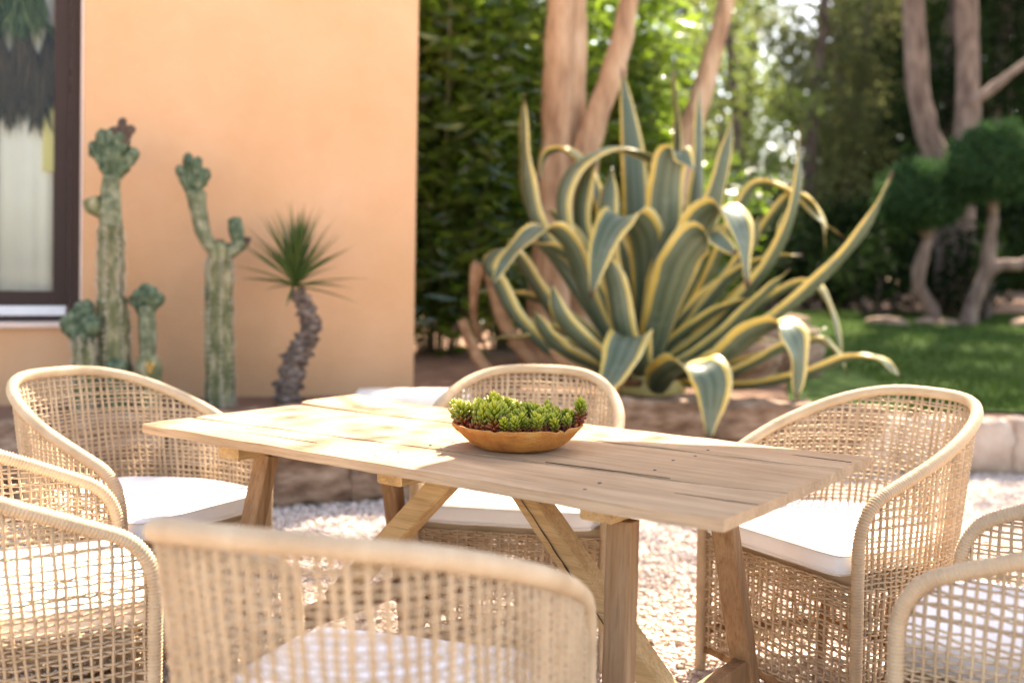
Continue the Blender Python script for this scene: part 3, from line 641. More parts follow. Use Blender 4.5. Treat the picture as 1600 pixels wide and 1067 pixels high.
base = (1.30, 9.6, .19)
g2 = thing("garden_tree", "slender tan trunk leaning right just behind the agave tips", "tree", base)
tree_limb("trunk", shift(T_two, base)+[tuple(np.array((2.3, 9.6, 5.5))-base), tuple(np.array((2.5, 9.5, 7.0))-base)], .125, .05, MAT["bark_pale"], g2, 5)
CB2 = [(2.2, 9.6, 6.2, .8, .8, .5), (2.9, 9.9, 6.8, .9, .9, .6), (2.2, 10.3, 7.2, 1, 1, .7), (3.3, 9.2, 6.4, .7, .7, .5)]
CB2 = [(x-base[0], y-base[1], z-base[2], a, b, c) for x, y, z, a, b, c in CB2]
obj("crown", leaves(blob_points(CB2, 480, g), 0.16, 0.055, MAT["crown"], "crown", None, 0.4, 23), g2)
for (x, y, z, a, b, c) in CB2:
    P = spline([(.75, 0, 4.4), (x*.6+.2, y*.5, 4.5+(z-4.5)*.55), (x, y, z)], 8); v, f = tube(P, np.linspace(.04, .012, 8), 6)
    obj("branch", mesh("branch", v, f, MAT["bark_pale"], True), g2)

base = (6.6, 10.6, terr(6.6, 10.6)-.05)
g4 = thing("garden_tree", "tree right of the lawn whose boughs shade the gravel by the right hand kerb", "tree", base)
tree_limb("trunk", [(0, 0, 0), (-.05, 0, 1.5), (-.3, 0, 3.2), (-.7, -.1, 4.8), (-.9, -.1, 6.2)], .17, .06, MAT["bark_pale"], g4, 9)
CB4 = [(-1.9, -.2, 5.2, .9, .8, .45), (-.9, -.7, 5.6, .9, .8, .5), (-.9, .6, 5.8, 1, .9, .5), (.4, -.2, 5.6, 1, .9, .5), (-2.5, .8, 5.6, .8, .8, .4), (-.2, -1.4, 5.2, .8, .7, .45), (-1.8, -1.2, 5.0, .7, .6, .4), (-.3, .2, 6.4, 1, 1, .5)]
obj("crown", leaves(blob_points(CB4, 650, g), 0.16, 0.06, MAT["crown"], "crown", None, 0.4, 24), g4)
for (x, y, z, a, b, c) in CB4:
    v, f = tube(spline([(-.55, 0, 4.2), (x*.55-.2, y*.5, 4.3+(z-4.3)*.6), (x, y, z)], 8), np.linspace(.05, .012, 8), 6); obj("branch", mesh("branch", v, f, MAT["bark_pale"], True), g4)

# oleander shrubs: stems carrying whorls of long narrow leaves
def oleander(x, y, h, spread, nst, label, seed, per=24, L=0.25, W=0.050, low=0.12):
    g = np.random.default_rng(seed); z0 = terr(x, y)
    t = thing("oleander_shrub", label, "shrub", (x, y, z0-0.03), 0, "oleander shrubs beside the house")
    C = []; D = []; mb = MB()
    for s_ in range(nst):
        a = g.uniform(0, 2*PI); rr = spread*math.sqrt(g.uniform(0, 1)); hh = h*g.uniform(.55, 1.05)
        top = np.array([rr*math.cos(a), rr*math.sin(a)*.8, hh]); b0 = top*np.array([.25, .25, 0])
        mid = b0*.4+top*.6; mid[2] = hh*.5
        P = spline([b0, mid, top], 12); v, f = tube(P, np.linspace(.011, .004, 12), 5); mb.add(v, f)
        for k in range(int(per*hh)):
            u = g.uniform(low*g.uniform(.2, 1), 1)**.8; i = u*11; p = P[int(i)]+(P[min(int(i)+1, 11)]-P[int(i)])*(i % 1)
            tw = g.normal(0, .17, 3)*np.array([1, 1, .6])
            ph = g.uniform(0, 2*PI)
            for m in range(3):
                d = np.array([math.cos(ph+m*2.09), math.sin(ph+m*2.09), g.uniform(.0, 1.1)])
                C.append(p+tw); D.append(d)
    obj("stems", mb.build("stems", MAT["stem_green"], True), t)
    obj("foliage", leaves(np.array(C), L, W, MAT["oleander"], "foliage", np.array(D), 0.65, seed), t)
    return t
oleander(-.62, 8.75, 3.75, .62, 30, "dense dark green oleander right beside the orange house corner", 31)
oleander(.0, 9.4, 4.3, .75, 30, "tall oleander behind the one at the house corner, left of the tan trunks", 32)
oleander(1.05, 10.4, 4.2, .7, 24, "oleander showing between the fused trunks and the leaning trunk", 33)
oleander(-1.2, 9.9, 4.6, .7, 26, "tallest oleander half hidden behind the house corner", 34)
oleander(1.75, 11.4, 2.3, .8, 26, "low oleander in the gap under the leaning trunk", 35)

# ------------------------------------------------------------------ agave
AGC = np.array([0.93, 6.93, 0.42])
ag = thing("agave", "huge variegated agave with yellow edged leaves arching over the raised bed", "agave", tuple(AGC))
def agave_leaf(pts, width, twist, mat, name, seed, flatness=1.0):
    n = 30; P = spline(np.array(pts)-AGC, n)
    T = np.gradient(P, axis=0); T /= np.linalg.norm(T, axis=1)[:, None]
    mid = P[n//2]-P[0]; rad = np.array([mid[0], mid[1]-0.25, 0.0])
    if np.linalg.norm(rad) < 0.05: rad = np.array([0, -1., 0])
    rad /= np.linalg.norm(rad); tang = np.cross([0, 0, 1.], rad)
    if tang[0] < 0: tang = -tang
    t = np.linspace(0, 1, n)
    prof = np.interp(t, [0, .12, .42, .68, .86, 1], [.60, .75, 1.0, .92, .52, .02]); width = width*1.03
    tw = math.radians(twist)
    # turn the blade a little towards the terrace
    fx = np.array([1., 0, 0])
    tang = tang*math.cos(tw)+fx*math.sin(tw)*1.0; tang /= np.linalg.norm(tang)
    us = np.array([-1, -.72, -.36, 0, .36, .72, 1]); m = len(us)
    V = []; UVs = []
    for i in range(n):
        Wd = tang-T[i]*(tang@T[i]); Wd /= np.linalg.norm(Wd)+1e-9
        N = np.cross(Wd, T[i])
        if i == 0: sgn = 1 if N@np.array([-rad[0], -rad[1], 1.0]) > 0 else -1
        N = N*sgn
        h = width/2*prof[i]; chan = (0.62*(1-t[i])**1.3+0.09)*flatness
        th = (0.022*(1-t[i])+0.006)
        wav = 0.05*width*math.sin(i*0.9+seed)*t[i]
        for u in us: V.append(P[i]+Wd*u*h*(1-.10*chan*u*u)+N*(chan*h*(u*u)+wav*u)); UVs.append((u*.5+.5, t[i]))
        for u in us[::-1]: V.append(P[i]+Wd*u*h*(1-.10*chan*u*u)+N*(chan*h*(u*u)+wav*u-th*(1-.9*abs(u)**3)*prof[i]-.001)); UVs.append((u*.5+.5, t[i]))
    k = 2*m; Fc = []
    for i in range(n-1):
        for j in range(k): Fc.append((i*k+j, i*k+(j+1) % k, (i+1)*k+(j+1) % k, (i+1)*k+j))
    Fc.append(tuple(range(k))[::-1]); Fc.append(tuple(range((n-1)*k, n*k)))
    me = mesh(name, V, Fc, mat, True)
    uvl = me.uv_layers.new(name="across")
    li = np.zeros(len(me.loops), dtype=np.int32); me.loops.foreach_get("vertex_index", li)
    uvl.data.foreach_set("uv", np.array(UVs)[li].astype(np.float32).ravel())
    return obj(name, me, ag)
for i, (pts, wd, tw) in enumerate(AGAVE): agave_leaf(pts, wd, tw*0.6, MAT["agave"], "leaf", i)
for i, (pts, wd, tw) in enumerate(AGAVE_DEAD):
    o = agave_leaf(pts, wd*.75, tw, MAT["dead"], "dead_leaf", i+50, 1.5); o["label"] = "brown withered curled leaf"
# short heart of the rosette
v, f = tube([(0, 0, -.1), (0, 0, .05), (0, 0, .2), (0, 0, .34)], [.2, .24, .17, .06], 12); obj("heart", mesh("heart", v, f, MAT["agave"], True), ag)

# ------------------------------------------------------------------ rocks in the beds
for (x, y, L, H, lab) in ((2.16, 8.4, .58, .50, "rounded brown boulder behind the right side of the agave"), (1.75, 7.9, .5, .42, "smaller brown boulder half hidden behind the agave leaves")):
    o = obj("boulder", rough_block(L, L*.8, H, x*7, .75, .22, 6, MAT["stone_b"], "boulder"), None, (x, y, terr(x, y)+H*.32), (0, 0, x)); o["label"] = lab; o["category"] = "boulder"
g = np.random.default_rng(77)
edging = ["brown edging stone under the first topiary trunk", "edging stone left of the topiary trunks", "edging stone right of the topiary trunks", "small edging stone at the far lawn border near the boulder", "long edging stone between the two topiary trunks", "edging stone at the right end of the far lawn border", "round edging stone midway along the far lawn border"]
for lab, x in zip(edging[:4], (5.75, 5.0, 7.0, 3.7)):
    y = 14.35+g.uniform(-.2, .2)-.3
    o = obj("edging_stone", rough_block(g.uniform(.35, .7), .3, g.uniform(.12, .2), x*3, .6, .25, 4, MAT["stone_b"], "edging_stone"), None, (x, y, terr(x, y)+.015), (0, 0, g.uniform(-.3, .3)), label=lab, category="stone", group="edging stones of the far lawn border")

# ------------------------------------------------------------------ cacti and yucca on the bed by the wall
def ribbed(pts, radii, nrib, depth, mat, name, parent, seed=0, n=40, lump=0.10, sub=4):
    P = spline(pts, n); r = np.interp(np.linspace(0, 1, n), np.linspace(0, 1, len(radii)), radii)
    t = np.linspace(0, 1, n); end = 1-np.clip((t-.93)/.07, 0, 1)**2*.85; r = r*end
    sides = nrib*sub; a = np.arange(sides)*2*PI/sides
    ribs = 1-depth*(0.5+0.5*np.cos(a*nrib))
    v, f = tube(P, r, sides, True, ribs)
    for i in range(len(v)):
        c = P[i//sides]; v[i] = c+(v[i]-c)*(1+lump*nz(v[i], 13, seed)+lump*.6*nz(v[i], 32, seed))
    if depth > .35:
        sb = MB(); g = np.random.default_rng(seed+70)
        for k in range(nrib):
            ph = (k+.5)*2*PI/nrib; j = int(round((k+.5)*sub)) % sides
            for i in range(2, n-1):
                for q in range(2):
                    p = v[i*sides+j]; o_ = (p-P[i])/(np.linalg.norm(p-P[i])+1e-9)
                    c = p+g.normal(0, .003, 3)
                    for m_ in range(3):
                        d = o_*.6+g.normal(0, .55, 3); d /= np.linalg.norm(d); w_ = np.cross(d, g.normal(size=3)); w_ /= np.linalg.norm(w_)+1e-9
                        sb.add([c-w_*.003, c+w_*.003, c+d*g.uniform(.012, .030)], [(0, 1, 2)])
        o = obj("spines", sb.build("spines", MAT["spine"]), parent); o["kind"] = "stuff"
    return obj(name, mesh(name, v, f, mat, True), parent)
def crest(center, w, h, d, mat, parent, seed, name="crest", fan=5):
    """crested fan: several knobbly lobes fused at the foot"""
    mb = MB(); g = np.random.default_rng(seed)
    for k in range(fan):
        a = (k/(fan-1)-.5)*1.5 if fan > 1 else 0
        L = h*(1-.25*abs(a))*g.uniform(.85, 1.1)
        tip = np.array([math.sin(a)*w*.62, g.uniform(-.25, .25)*d, math.cos(a)*L])
        P = spline([(0, 0, -.02), tip*.5+np.array([math.sin(a)*w*.05, 0, 0]), tip], 14)
        r = np.interp(np.linspace(0, 1, 14), [0, .35, .75, .93, 1], [.55, .8, 1, .75, .12])*w*.24
        sides = 20; ribs = 1-.18*(0.5+0.5*np.cos(np.arange(sides)*2*PI/sides*5))
        v, f = tube(P, r, sides, True, ribs, d/w*1.5)
        for i in range(len(v)):
            c = P[i//sides]; v[i] = c+(v[i]-c)*(1+.34*nz(v[i]+center, 26, seed)+.26*nz(v[i]+center, 60, seed))
        mb.add(v+np.array(center), f)
    return obj(name, mb.build(name, mat, True), parent)

b0 = np.array((-2.085, 5.488, .43)); c1 = thing("cactus", "tallest cactus with fan crest beside the dark window", "cactus", tuple(b0))
L_ = lambda pts: [np.array(p)-b0 for p in pts]
ribbed(L_([(-2.085, 5.488, .40), (-2.087, 5.488, .6), (-2.09, 5.487, .85), (-2.094, 5.486, 1.06)]), [.090, .098, .090, .074], 7, .46, MAT["cactus_old"], "stem", c1, 1)
ribbed(L_([(-2.094, 5.486, 1.03), (-2.098, 5.485, 1.2), (-2.10, 5.484, 1.42)]), [.060, .067, .060], 7, .46, MAT["cactus_old"], "stem", c1, 2)
ribbed(L_([(-2.10, 5.484, 1.40), (-2.102, 5.483, 1.5), (-2.10, 5.485, 1.6), (-2.095, 5.487, 1.67)]), [.058, .062, .05, .05], 6, .25, MAT["cactus"], "stem", c1, 3)
ribbed(L_([(-2.12, 5.48, 1.46), (-2.17, 5.46, 1.50), (-2.19, 5.45, 1.55)]), [.03, .05, .045], 6, .2, MAT["cactus_old"], "arm", c1, 4, 16)
crest(np.array((-2.090, 5.487, 1.66))-b0, .26, .30, .12, MAT["cactus_blue"], c1, 5, fan=5)
o = crest(np.array((-2.025, 5.45, 1.84))-b0, .11, .13, .07, MAT["cactus_dry"], c1, 6, fan=3); o["label"] = "dark dried crest tip"
ribbed(L_([(-2.03, 5.40, .40), (-2.03, 5.395, .55), (-2.035, 5.40, .72)]), [.06, .07, .05], 6, .22, MAT["cactus_blue"], "arm", c1, 7, 20)
b0 = np.array((-2.178, 5.373, .43)); c2 = thing("cactus", "short crested cactus in front of the window, left of the tallest cactus", "cactus", tuple(b0))
ribbed(L_([(-2.178, 5.373, .40), (-2.179, 5.373, .55), (-2.185, 5.37, .76), (-2.195, 5.367, .84)]), [.055, .064, .055, .05], 7, .42, MAT["cactus_old"], "stem", c2, 8)
crest(np.array((-2.197, 5.366, .80))-b0, .20, .22, .12, MAT["cactus_blue"], c2, 9, fan=6)
b0 = np.array((-1.903, 5.509, .43)); c3 = thing("cactus", "short crested cactus with an orange scar, right of the tallest cactus", "cactus", tuple(b0))
ribbed(L_([(-1.903, 5.509, .40), (-1.903, 5.509, .55), (-1.906, 5.508, .66), (-1.908, 5.508, .74)]), [.055, .062, .075, .05], 7, .2, MAT["cactus_old"], "stem", c3, 10)
ribbed(L_([(-1.908, 5.508, .72), (-1.913, 5.507, .88), (-1.92, 5.504, 1.0)]), [.045, .047, .045], 6, .2, MAT["cactus"], "stem", c3, 11, 20)
crest(np.array((-1.92, 5.504, .95))-b0, .18, .17, .10, MAT["cactus_blue"], c3, 12, fan=5)
o = crest(np.array((-1.875, 5.445, .66))-b0, .05, .06, .03, MAT["cactus_scar"], c3, 13, "scar", fan=2)
b0 = np.array((-1.589, 5.749, .43)); c4 = thing("cactus", "thick cactus with two raised arms in the middle of the orange wall", "cactus", tuple(b0))
ribbed(L_([(-1.589, 5.749, .40), (-1.593, 5.747, .52), (-1.602, 5.745, .84), (-1.605, 5.745, 1.12), (-1.604, 5.746, 1.27)]), [.074, .079, .076, .076, .066], 8, .40, MAT["cactus_old"], "stem", c4, 14)
ribbed(L_([(-1.604, 5.746, 1.22), (-1.604, 5.746, 1.30), (-1.600, 5.746, 1.34)]), [.066, .062, .045], 7, .2, MAT["cactus_old"], "stem", c4, 15, 16)
ribbed(L_([(-1.63, 5.739, 1.29), (-1.676, 5.716, 1.365), (-1.70, 5.704, 1.46), (-1.715, 5.70, 1.55), (-1.722, 5.696, 1.62)]), [.038, .04, .045, .05, .055], 6, .22, MAT["cactus"], "arm", c4, 16, 26)
crest(np.array((-1.735, 5.694, 1.59))-b0, .18, .25, .09, MAT["cactus_blue"], c4, 17, fan=4)
ribbed(L_([(-1.575, 5.755, 1.27), (-1.525, 5.779, 1.305), (-1.485, 5.792, 1.345)]), [.042, .04, .038], 6, .2, MAT["cactus"], "arm", c4, 18, 18)
ribbed(L_([(-1.51, 5.783, 1.33), (-1.522, 5.779, 1.40), (-1.534, 5.775, 1.475)]), [.03, .045, .035], 6, .18, MAT["cactus_blue"], "arm", c4, 19, 18)
for i, (x, z) in enumerate(((-1.60, 1.335), (-1.465, 1.35))): crest(np.array((x, 5.74 if i == 0 else 5.79, z-.01))-b0, .045, .04, .04, MAT["cactus_dry"], c4, 20+i, "bud", fan=2)

b0 = np.array((-1.239, 5.84, .43)); yu = thing("yucca", "small yucca with a spiky green head on a curved shaggy trunk", "yucca", tuple(b0))
P = spline(L_([(-1.245, 5.84, .40), (-1.234, 5.843, .534), (-1.203, 5.857, .695), (-1.151, 5.879, .802), (-1.126, 5.89, .873), (-1.153, 5.879, .981), (-1.207, 5.857, 1.075)]), 60)
r = np.interp(np.linspace(0, 1, 60), [0, .3, .6, 1], [.075, .07, .055, .045])*(1+.11*np.sign(np.sin(np.arange(60)*1.35)))
v, f = tube(P, r, 16)
for i in range(len(v)): c = P[i//16]; v[i] = c+(v[i]-c)*(1+.38*nz(v[i], 30, 3)+.3*nz(v[i], 75, 5))
obj("trunk", mesh("trunk", v, f, MAT["yucca_trunk"], True), yu)
def blade(L, W, mat, name):
    n = 9; t = np.linspace(0, 1, n); V = []
    for s_ in t:
        w = W*np.interp(s_, [0, .2, .6, 1], [.5, 1, .8, .02])/2; z = -.10*L*s_**2.4
        V += [(-w, L*s_, z+w*.5), (0, L*s_, z), (w, L*s_, z+w*.5), (0, L*s_, z-.004*(1-s_)-.0006)]
    Fc = []
    for i in range(n-1):
        for j in range(4): Fc.append((i*4+j, i*4+(j+1) % 4, (i+1)*4+(j+1) % 4, (i+1)*4+j))
    return mesh(name, V, Fc, mat, True)
bls = [blade(.36, .023, MAT["yucca"], "yucca_leaf"), blade(.29, .021, MAT["yucca"], "yucca_leaf"), blade(.42, .021, MAT["yucca"], "yucca_leaf")]
head = np.array((-1.21, 5.856, 1.10))-b0; g = np.random.default_rng(9)
for i in range(88):
    a = i*2.39996; el = math.radians(np.interp(i/88, [0, .2, .55, 1], [-4, 34, 62, 88])+g.normal(0, 6))
    d = Vector((math.cos(a)*math.cos(el), math.sin(a)*math.cos(el), math.sin(el)))
    o = obj("leaf", bls[i % 3], yu, Vector(head)+Vector((0, 0, .06*i/88)))
    q = d.to_track_quat('Y', 'Z'); o.rotation_euler = q.to_euler()

# ------------------------------------------------------------------ far garden: pines, topiaries, understorey
def far_tree(name, label, x, y, pts, r0, r1, bark, blobs, per, L, W, lmat, seed, group=None, branches=True):
    z0 = terr(x, y); t = thing(name, label, "tree", (x, y, z0-.05), 0, group)
    base = np.array((x, y, z0-.05))
    P = [np.array(p)-base for p in pts]
    tree_limb("trunk", P, r0, r1, bark, t, seed, 10, 20, .06)
    bl = [(a-x, b-y, c-base[2], d, e, f_) for a, b, c, d, e, f_ in blobs]
    g = np.random.default_rng(seed)
    obj("crown", leaves(blob_points(bl, per, g), L, W, lmat, "crown", None, .1, seed), t)
    if branches:
        for (a, b, c, d, e, f_) in bl[::2]:
            j = min(len(P)-2, max(1, int(len(P)*.6))); s0 = P[j]
            v, f = tube(spline([s0, (s0+np.array((a, b, c)))/2+np.array((0, 0, -.2)), (a, b, c)], 7), np.linspace(r1*.6, .02, 7), 6)
            obj("branch", mesh("branch", v, f, bark, True), t)
    return t
pine1 = far_tree("pine_tree", "pine whose pale trunk bends above the left topiary", 6.6, 16, P_one+[(5.9, 16, 8.5), (5.8, 16, 10)], .19, .14, MAT["bark_pine"],
    [(5.2, 16.5, 8.3, 1.6, 1.4, .8), (6.6, 16.2, 9.2, 1.7, 1.4, .9), (5.4, 15.6, 10, 1.5, 1.3, .8), (7.0, 16.8, 7.8, 1.2, 1.1, .7)], 900, .22, .05, MAT["pine"], 41)
pine2 = far_tree("pine_tree", "straight pine with a side branch above the right topiary", 6.668, 15.6, P_two+[(6.5, 15.6, 8.4), (6.4, 15.6, 10)], .18, .14, MAT["bark_pine"],
    [(7.4, 15.8, 8.8, 1.6, 1.4, .8), (6.4, 15.2, 9.8, 1.6, 1.4, .9), (8.6, 15.6, 7.4, 1.3, 1.1, .7), (8.4, 15.4, 5.6, .9, .8, .5)], 900, .22, .05, MAT["pine"], 42)
pb = np.array(pine2.location); tree_limb("branch", [np.array(p)-pb for p in P_two_b], .09, .04, MAT["bark_pine"], pine2, 43, 8, 14)

def topiary(label, trunk, extra, cen, rx, rz, seed):
    x, y, z = trunk[0]; z0 = terr(x, y); t = thing("topiary_tree", label, "topiary", (x, y, z0-.03), 0, "clipped topiary trees at the lawn edge")
    b = np.array((x, y, z0-.03)); T = [np.array(p)-b for p in trunk]; T[0][2] = 0
    tree_limb("trunk", T, .11, .075, MAT["bark_pine"], t, seed, 10, 18, .08)
    for e in extra: tree_limb("branch", [np.array(p)-b for p in e], .09, .05, MAT["bark_pine"], t, seed+1, 8, 14, .06)
    g = np.random.default_rng(seed); n = 9000
    d = g.normal(size=(n, 3)); d /= np.linalg.norm(d, axis=1)[:, None]; d[:, 2] = np.where(d[:, 2] < 0, d[:, 2]*.75, d[:, 2])
    lump = np.array([1+.13*nz(q, 2.2, seed)+.06*nz(q, 6, seed) for q in d])
    pts = np.array(cen)-b+d*(lump*(1-.38*g.uniform(0, 1, n)**1.3+.07*g.normal(size=n)))[:, None]*np.array([rx, rx, rz])
    obj("crown", leaves(pts, .10, .035, MAT["topiary"], "crown", d+g.normal(0, .6, d.shape), 0, seed), t)
    for k in range(5):
        e = np.array(cen)-b+np.array([g.uniform(-.6, .6)*rx, g.uniform(-.6, .6)*rx, g.uniform(-.2, .4)*rz])
        v, f = tube(spline([T[-1], (T[-1]+e)/2, e], 6), np.linspace(.06, .02, 6), 6); obj("branch", mesh("branch", v, f, MAT["bark_pine"], True), t)
topiary("left clipped topiary on a single crooked trunk by the lawn", TOP1, [], TOP1c[0], .55, .53, 51)
topiary("right clipped topiary with forked trunk at the photo's right edge", TOP2, [TOP2b], TOP2c[0], .58, .60, 52)

# understorey and wood behind
US = [ # x, y, width, height, material, label
 (2.7, 14.2, 1.1, 1.7, "dark", "dark low shrub behind the boulder"), (4.1, 16.9, 1.6, 2.2, "dark", "dark bushy shrub left of the topiaries"), (5.6, 18.0, 1.7, 2.0, "dark", "dark shrub behind the left topiary"),
 (7.3, 17.6, 1.8, 2.6, "dark", "dark shrub behind the right topiary"), (9.2, 17.8, 1.9, 2.8, "dark", "dark shrub at the far right of the lawn"), (2.4, 17.0, 1.5, 2.6, "topiary", "green rounded shrub right of the leaning trunk"),
 (5.4, 15.55, 1.0, 1.45, "dark", "low dark shrub at the foot of the bent pine"), (6.75, 15.0, 0.9, 1.5, "dark", "low dark shrub at the foot of the straight pine"), (1.2, 15.5, 1.4, 2.9, "topiary", "green shrub behind the agave centre"), (-.6, 13.5, 1.4, 2.4, "dark", "dark shrub far behind the oleanders")]
for i, (x, y, w, h, mt, lab) in enumerate(US):
    g = np.random.default_rng(60+i); z0 = terr(x, y); t = thing("shrub", lab, "shrub", (x, y, z0-.03))
    bl = [(g.uniform(-.6, .6)*w, g.uniform(-.5, .5)*w, h*g.uniform(.25, .8), w*g.uniform(.4, .65), w*g.uniform(.4, .6), h*g.uniform(.22, .34)) for _ in range(7)]
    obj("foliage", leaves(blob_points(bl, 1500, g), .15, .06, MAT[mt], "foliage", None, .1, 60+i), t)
    mb = MB()
    for q in bl: v, f = tube(spline([(q[0]*.2, q[1]*.2, -.02), (q[0]*.6, q[1]*.6, q[2]*.5), q[:3]], 6), np.linspace(.05, .015, 6), 6); mb.add(v, f)
    obj("stems", mb.build("stems", MAT["bark_dark"], True), t)
BT = [ # x, y, trunk r, zlow, ztop, spread, material, label
 (6.1, 22, .16, 2.0, 9.0, 1.7, "olive", "hazy olive pine in the middle of the far garden"), (7.6, 24, .17, 2.6, 9.5, 2.0, "olive", "second hazy pine, left of the bent pine trunk"), (4.5, 20.5, .10, 1.6, 7.2, 1.45, "lime", "thin hazy tree letting the sky through, right of the leaning trunk"),
 (6.4, 30, .16, 2.0, 9.5, 2.2, "olive", "pale far tree closing the sky gap"), (5.3, 25, .13, 2.5, 8.6, 1.5, "lime", "sunlit tree right of the sky gap"), (9.0, 22, .16, 1.5, 9.5, 1.9, "dark", "dark tree behind the bent pine trunk"), (9.6, 21.5, .17, 1.5, 10, 2.2, "dark", "dark tree behind the side branch of the straight pine"), (11.8, 23, .17, 1.5, 10, 2.3, "dark", "dark tree at the far right of the wood"),
 (2.75, 20.5, .13, 2.2, 6.2, 1.2, "lime", "sunlit yellow green tree left of the leaning trunk"), (2.35, 25, .16, 1.0, 4.6, 1.9, "olive", "far pale tree low in the sky gap"), (.9, 24, .16, 2.0, 8, 1.6, "lime", "sunlit green tree above the fused trunks"), (-2.4, 20, .15, 1.5, 6.2, 1.6, "lime", "sunlit green tree behind the house corner"),
 (8.4, 26, .17, 2.0, 11, 2.4, "dark", "tall dark tree deep in the wood"), (11.5, 28, .17, 2, 9, 2.4, "dark", "distant dark tree between the pines"), (-.5, 27, .17, 1, 6, 2.0, "lime", "far sunlit tree glimpsed through the oleanders")]
for i, (x, y, r, zl, zt, sp, mt, lab) in enumerate(BT):
    g = np.random.default_rng(100+i); lean = g.uniform(-.5, .5)
    z0 = terr(x, y)
    nb = 13; bl = []
    for k in range(nb):
        zz = zl+(zt-zl)*(k+.5)/nb; ww = sp*(.55+.45*math.sin(PI*(.15+.8*(k+.5)/nb)))
        a = g.uniform(0, 2*PI); rr = ww*g.uniform(.2, .75)
        bl.append((x+lean*zz/8+rr*math.cos(a), y+rr*math.sin(a)*.8, zz, sp*g.uniform(.42, .62), sp*g.uniform(.42, .6), sp*g.uniform(.26, .4)))
    far_tree("wood_tree", lab, x, y, [(x, y, z0-.05), (x+lean*.3, y, z0+(zt-z0)*.4), (x+lean, y, z0+(zt-z0)*.75), (x+lean*1.2, y, zt-.3)], r, .05, MAT["bark_dark"], bl, 620, .21, .075, MAT[mt], 100+i, "trees of the wood behind the lawn")
# the wood beyond reads as one mass
g = np.random.default_rng(200); bl = []
for x in np.arange(-10, 34, 1.7):
    hole = -3.5 < x < 3.6 or 6 < x < 9.2
    for k in range(2 if hole else 6): bl.append((x+g.uniform(-.6, .6), 34+g.uniform(-2, 2), 1.2+k*1.75+g.uniform(-.4, .4), 1.5, 1.2, 1.1))
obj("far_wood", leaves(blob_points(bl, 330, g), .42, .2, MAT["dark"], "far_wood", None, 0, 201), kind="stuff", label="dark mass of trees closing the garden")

# ------------------------------------------------------------------ dining table
TA = np.array((-1.051, 2.992)); tu = np.array((.8040, -.5946)); tw_ = np.array((.5946, .8040))
tb = thing("dining_table", "rustic weathered plank table with splayed legs in the terrace centre", "table", (TA[0], TA[1], 0), math.atan2(tu[1], tu[0]))
ZT = 0.75; TH = 0.024
def plank(poly_l, poly_r, n, seed, zoff=0.0, curl=0.0):
    """poly_l / poly_r: functions u-> w of the two edges between the ends u0(w), u1(w)"""
    bm_ = MB(); us = np.linspace(0, 1, n); m = 13; V = []
    for i, s_ in enumerate(us):
        for j in range(m):
            q = j/(m-1)
            u0 = poly_l[0]+(poly_r[0]-poly_l[0])*q; u1 = poly_l[2]+(poly_r[2]-poly_l[2])*q
            u0 += .006*nz((q*4, seed, 0), 1); u1 += .004*nz((q*4, seed, 5), 1)
            u = u0+(u1-u0)*s_
            wl = poly_l[1]+(poly_l[3]-poly_l[1])*s_+.0022*nz((u*6, seed, 1)); wr = poly_r[1]+(poly_r[3]-poly_r[1])*s_+.0022*nz((u*6, seed+2, 1))
            w = wl+(wr-wl)*q
            z = ZT+zoff+.0012*nz((u*3, w*9, seed), 2)-.0042*max(0, (abs(2*q-1)-.80)/.20)**2.2*(1-max(0, (s_-.93)/.07))*(.7+.6*nz((u*7, seed, 4), 1))+curl*max(0, 1-s_*5)**2
            V.append((u, w, z))
    top = len(V)
    for (u, w, z) in list(V): V.append((u, w, z-TH-.002*nz((u*8, w*8, seed+7), 2)))
    Fc = []
    for i in range(n-1):
        for j in range(m-1):
            a = i*m+j; Fc.append((a, a+m, a+m+1, a+1)); b = top+a; Fc.append((b, b+1, b+m+1, b+m))
    for i in range(n-1):
        a = i*m; Fc.append((a, top+a, top+a+m, a+m)); a = i*m+m-1; Fc.append((a, a+m, top+a+m, top+a))
    for j in range(m-1):
        Fc.append((j, j+1, top+j+1, top+j)); a = (n-1)*m+j; Fc.append((a, top+a, top+a+1, a+1))
    me = mesh("plank", V, Fc, MAT["wood"])
    return obj("plank", me, tb)
# (u at left end, w at left end, u at right end, w at right end) of the near edge, then of the far edge
plank((0.000, .000, 1.800, .000), (.010, .1695, 1.803, .2945), 60, 1)
plank((.012, .1745, 1.803, .2965), (.026, .572, 1.799, .6360), 60, 2, .002)
plank((.026, .579, 1.799, .638), (.014, .853, 1.803, .842), 60, 3, .004, .009)
def bar(a, b, wu, ww, mat, name, twist=0.0, bev=.004, seg=6, seed=0, parent=tb):
    """rectangular timber from a to b (table coordinates), wu x ww across"""
    a = np.array(a, float); b = np.array(b, float); d = (b-a)/np.linalg.norm(b-a)
    ref = np.array([1., 0, 0]) if abs(d[0]) < .75 else np.array([0, 1., 0])
    x = ref-d*(ref@d); x /= np.linalg.norm(x); y = np.cross(d, x)
    V = []; Fc = []
    prof = [(-1, -.86), (-.86, -1), (.86, -1), (1, -.86), (1, .86), (.86, 1), (-.86, 1), (-1, .86)]
    for i in range(seg+1):
        t = i/seg; c = a+(b-a)*t
        for (p, q) in prof:
            e = 1+.05*nz((t*5+p, q, seed), 1.3)
            V.append(c+x*p*wu/2*e+y*q*ww/2*e)
    for i in range(seg):
        for j in range(8): Fc.append((i*8+j, i*8+(j+1) % 8, (i+1)*8+(j+1) % 8, (i+1)*8+j))
    Fc.append(tuple(range(8))[::-1]); Fc.append(tuple(range(seg*8, seg*8+8)))
    return obj(name, mesh(name, V, Fc, mat), parent)
zb = ZT-TH-.004-.026
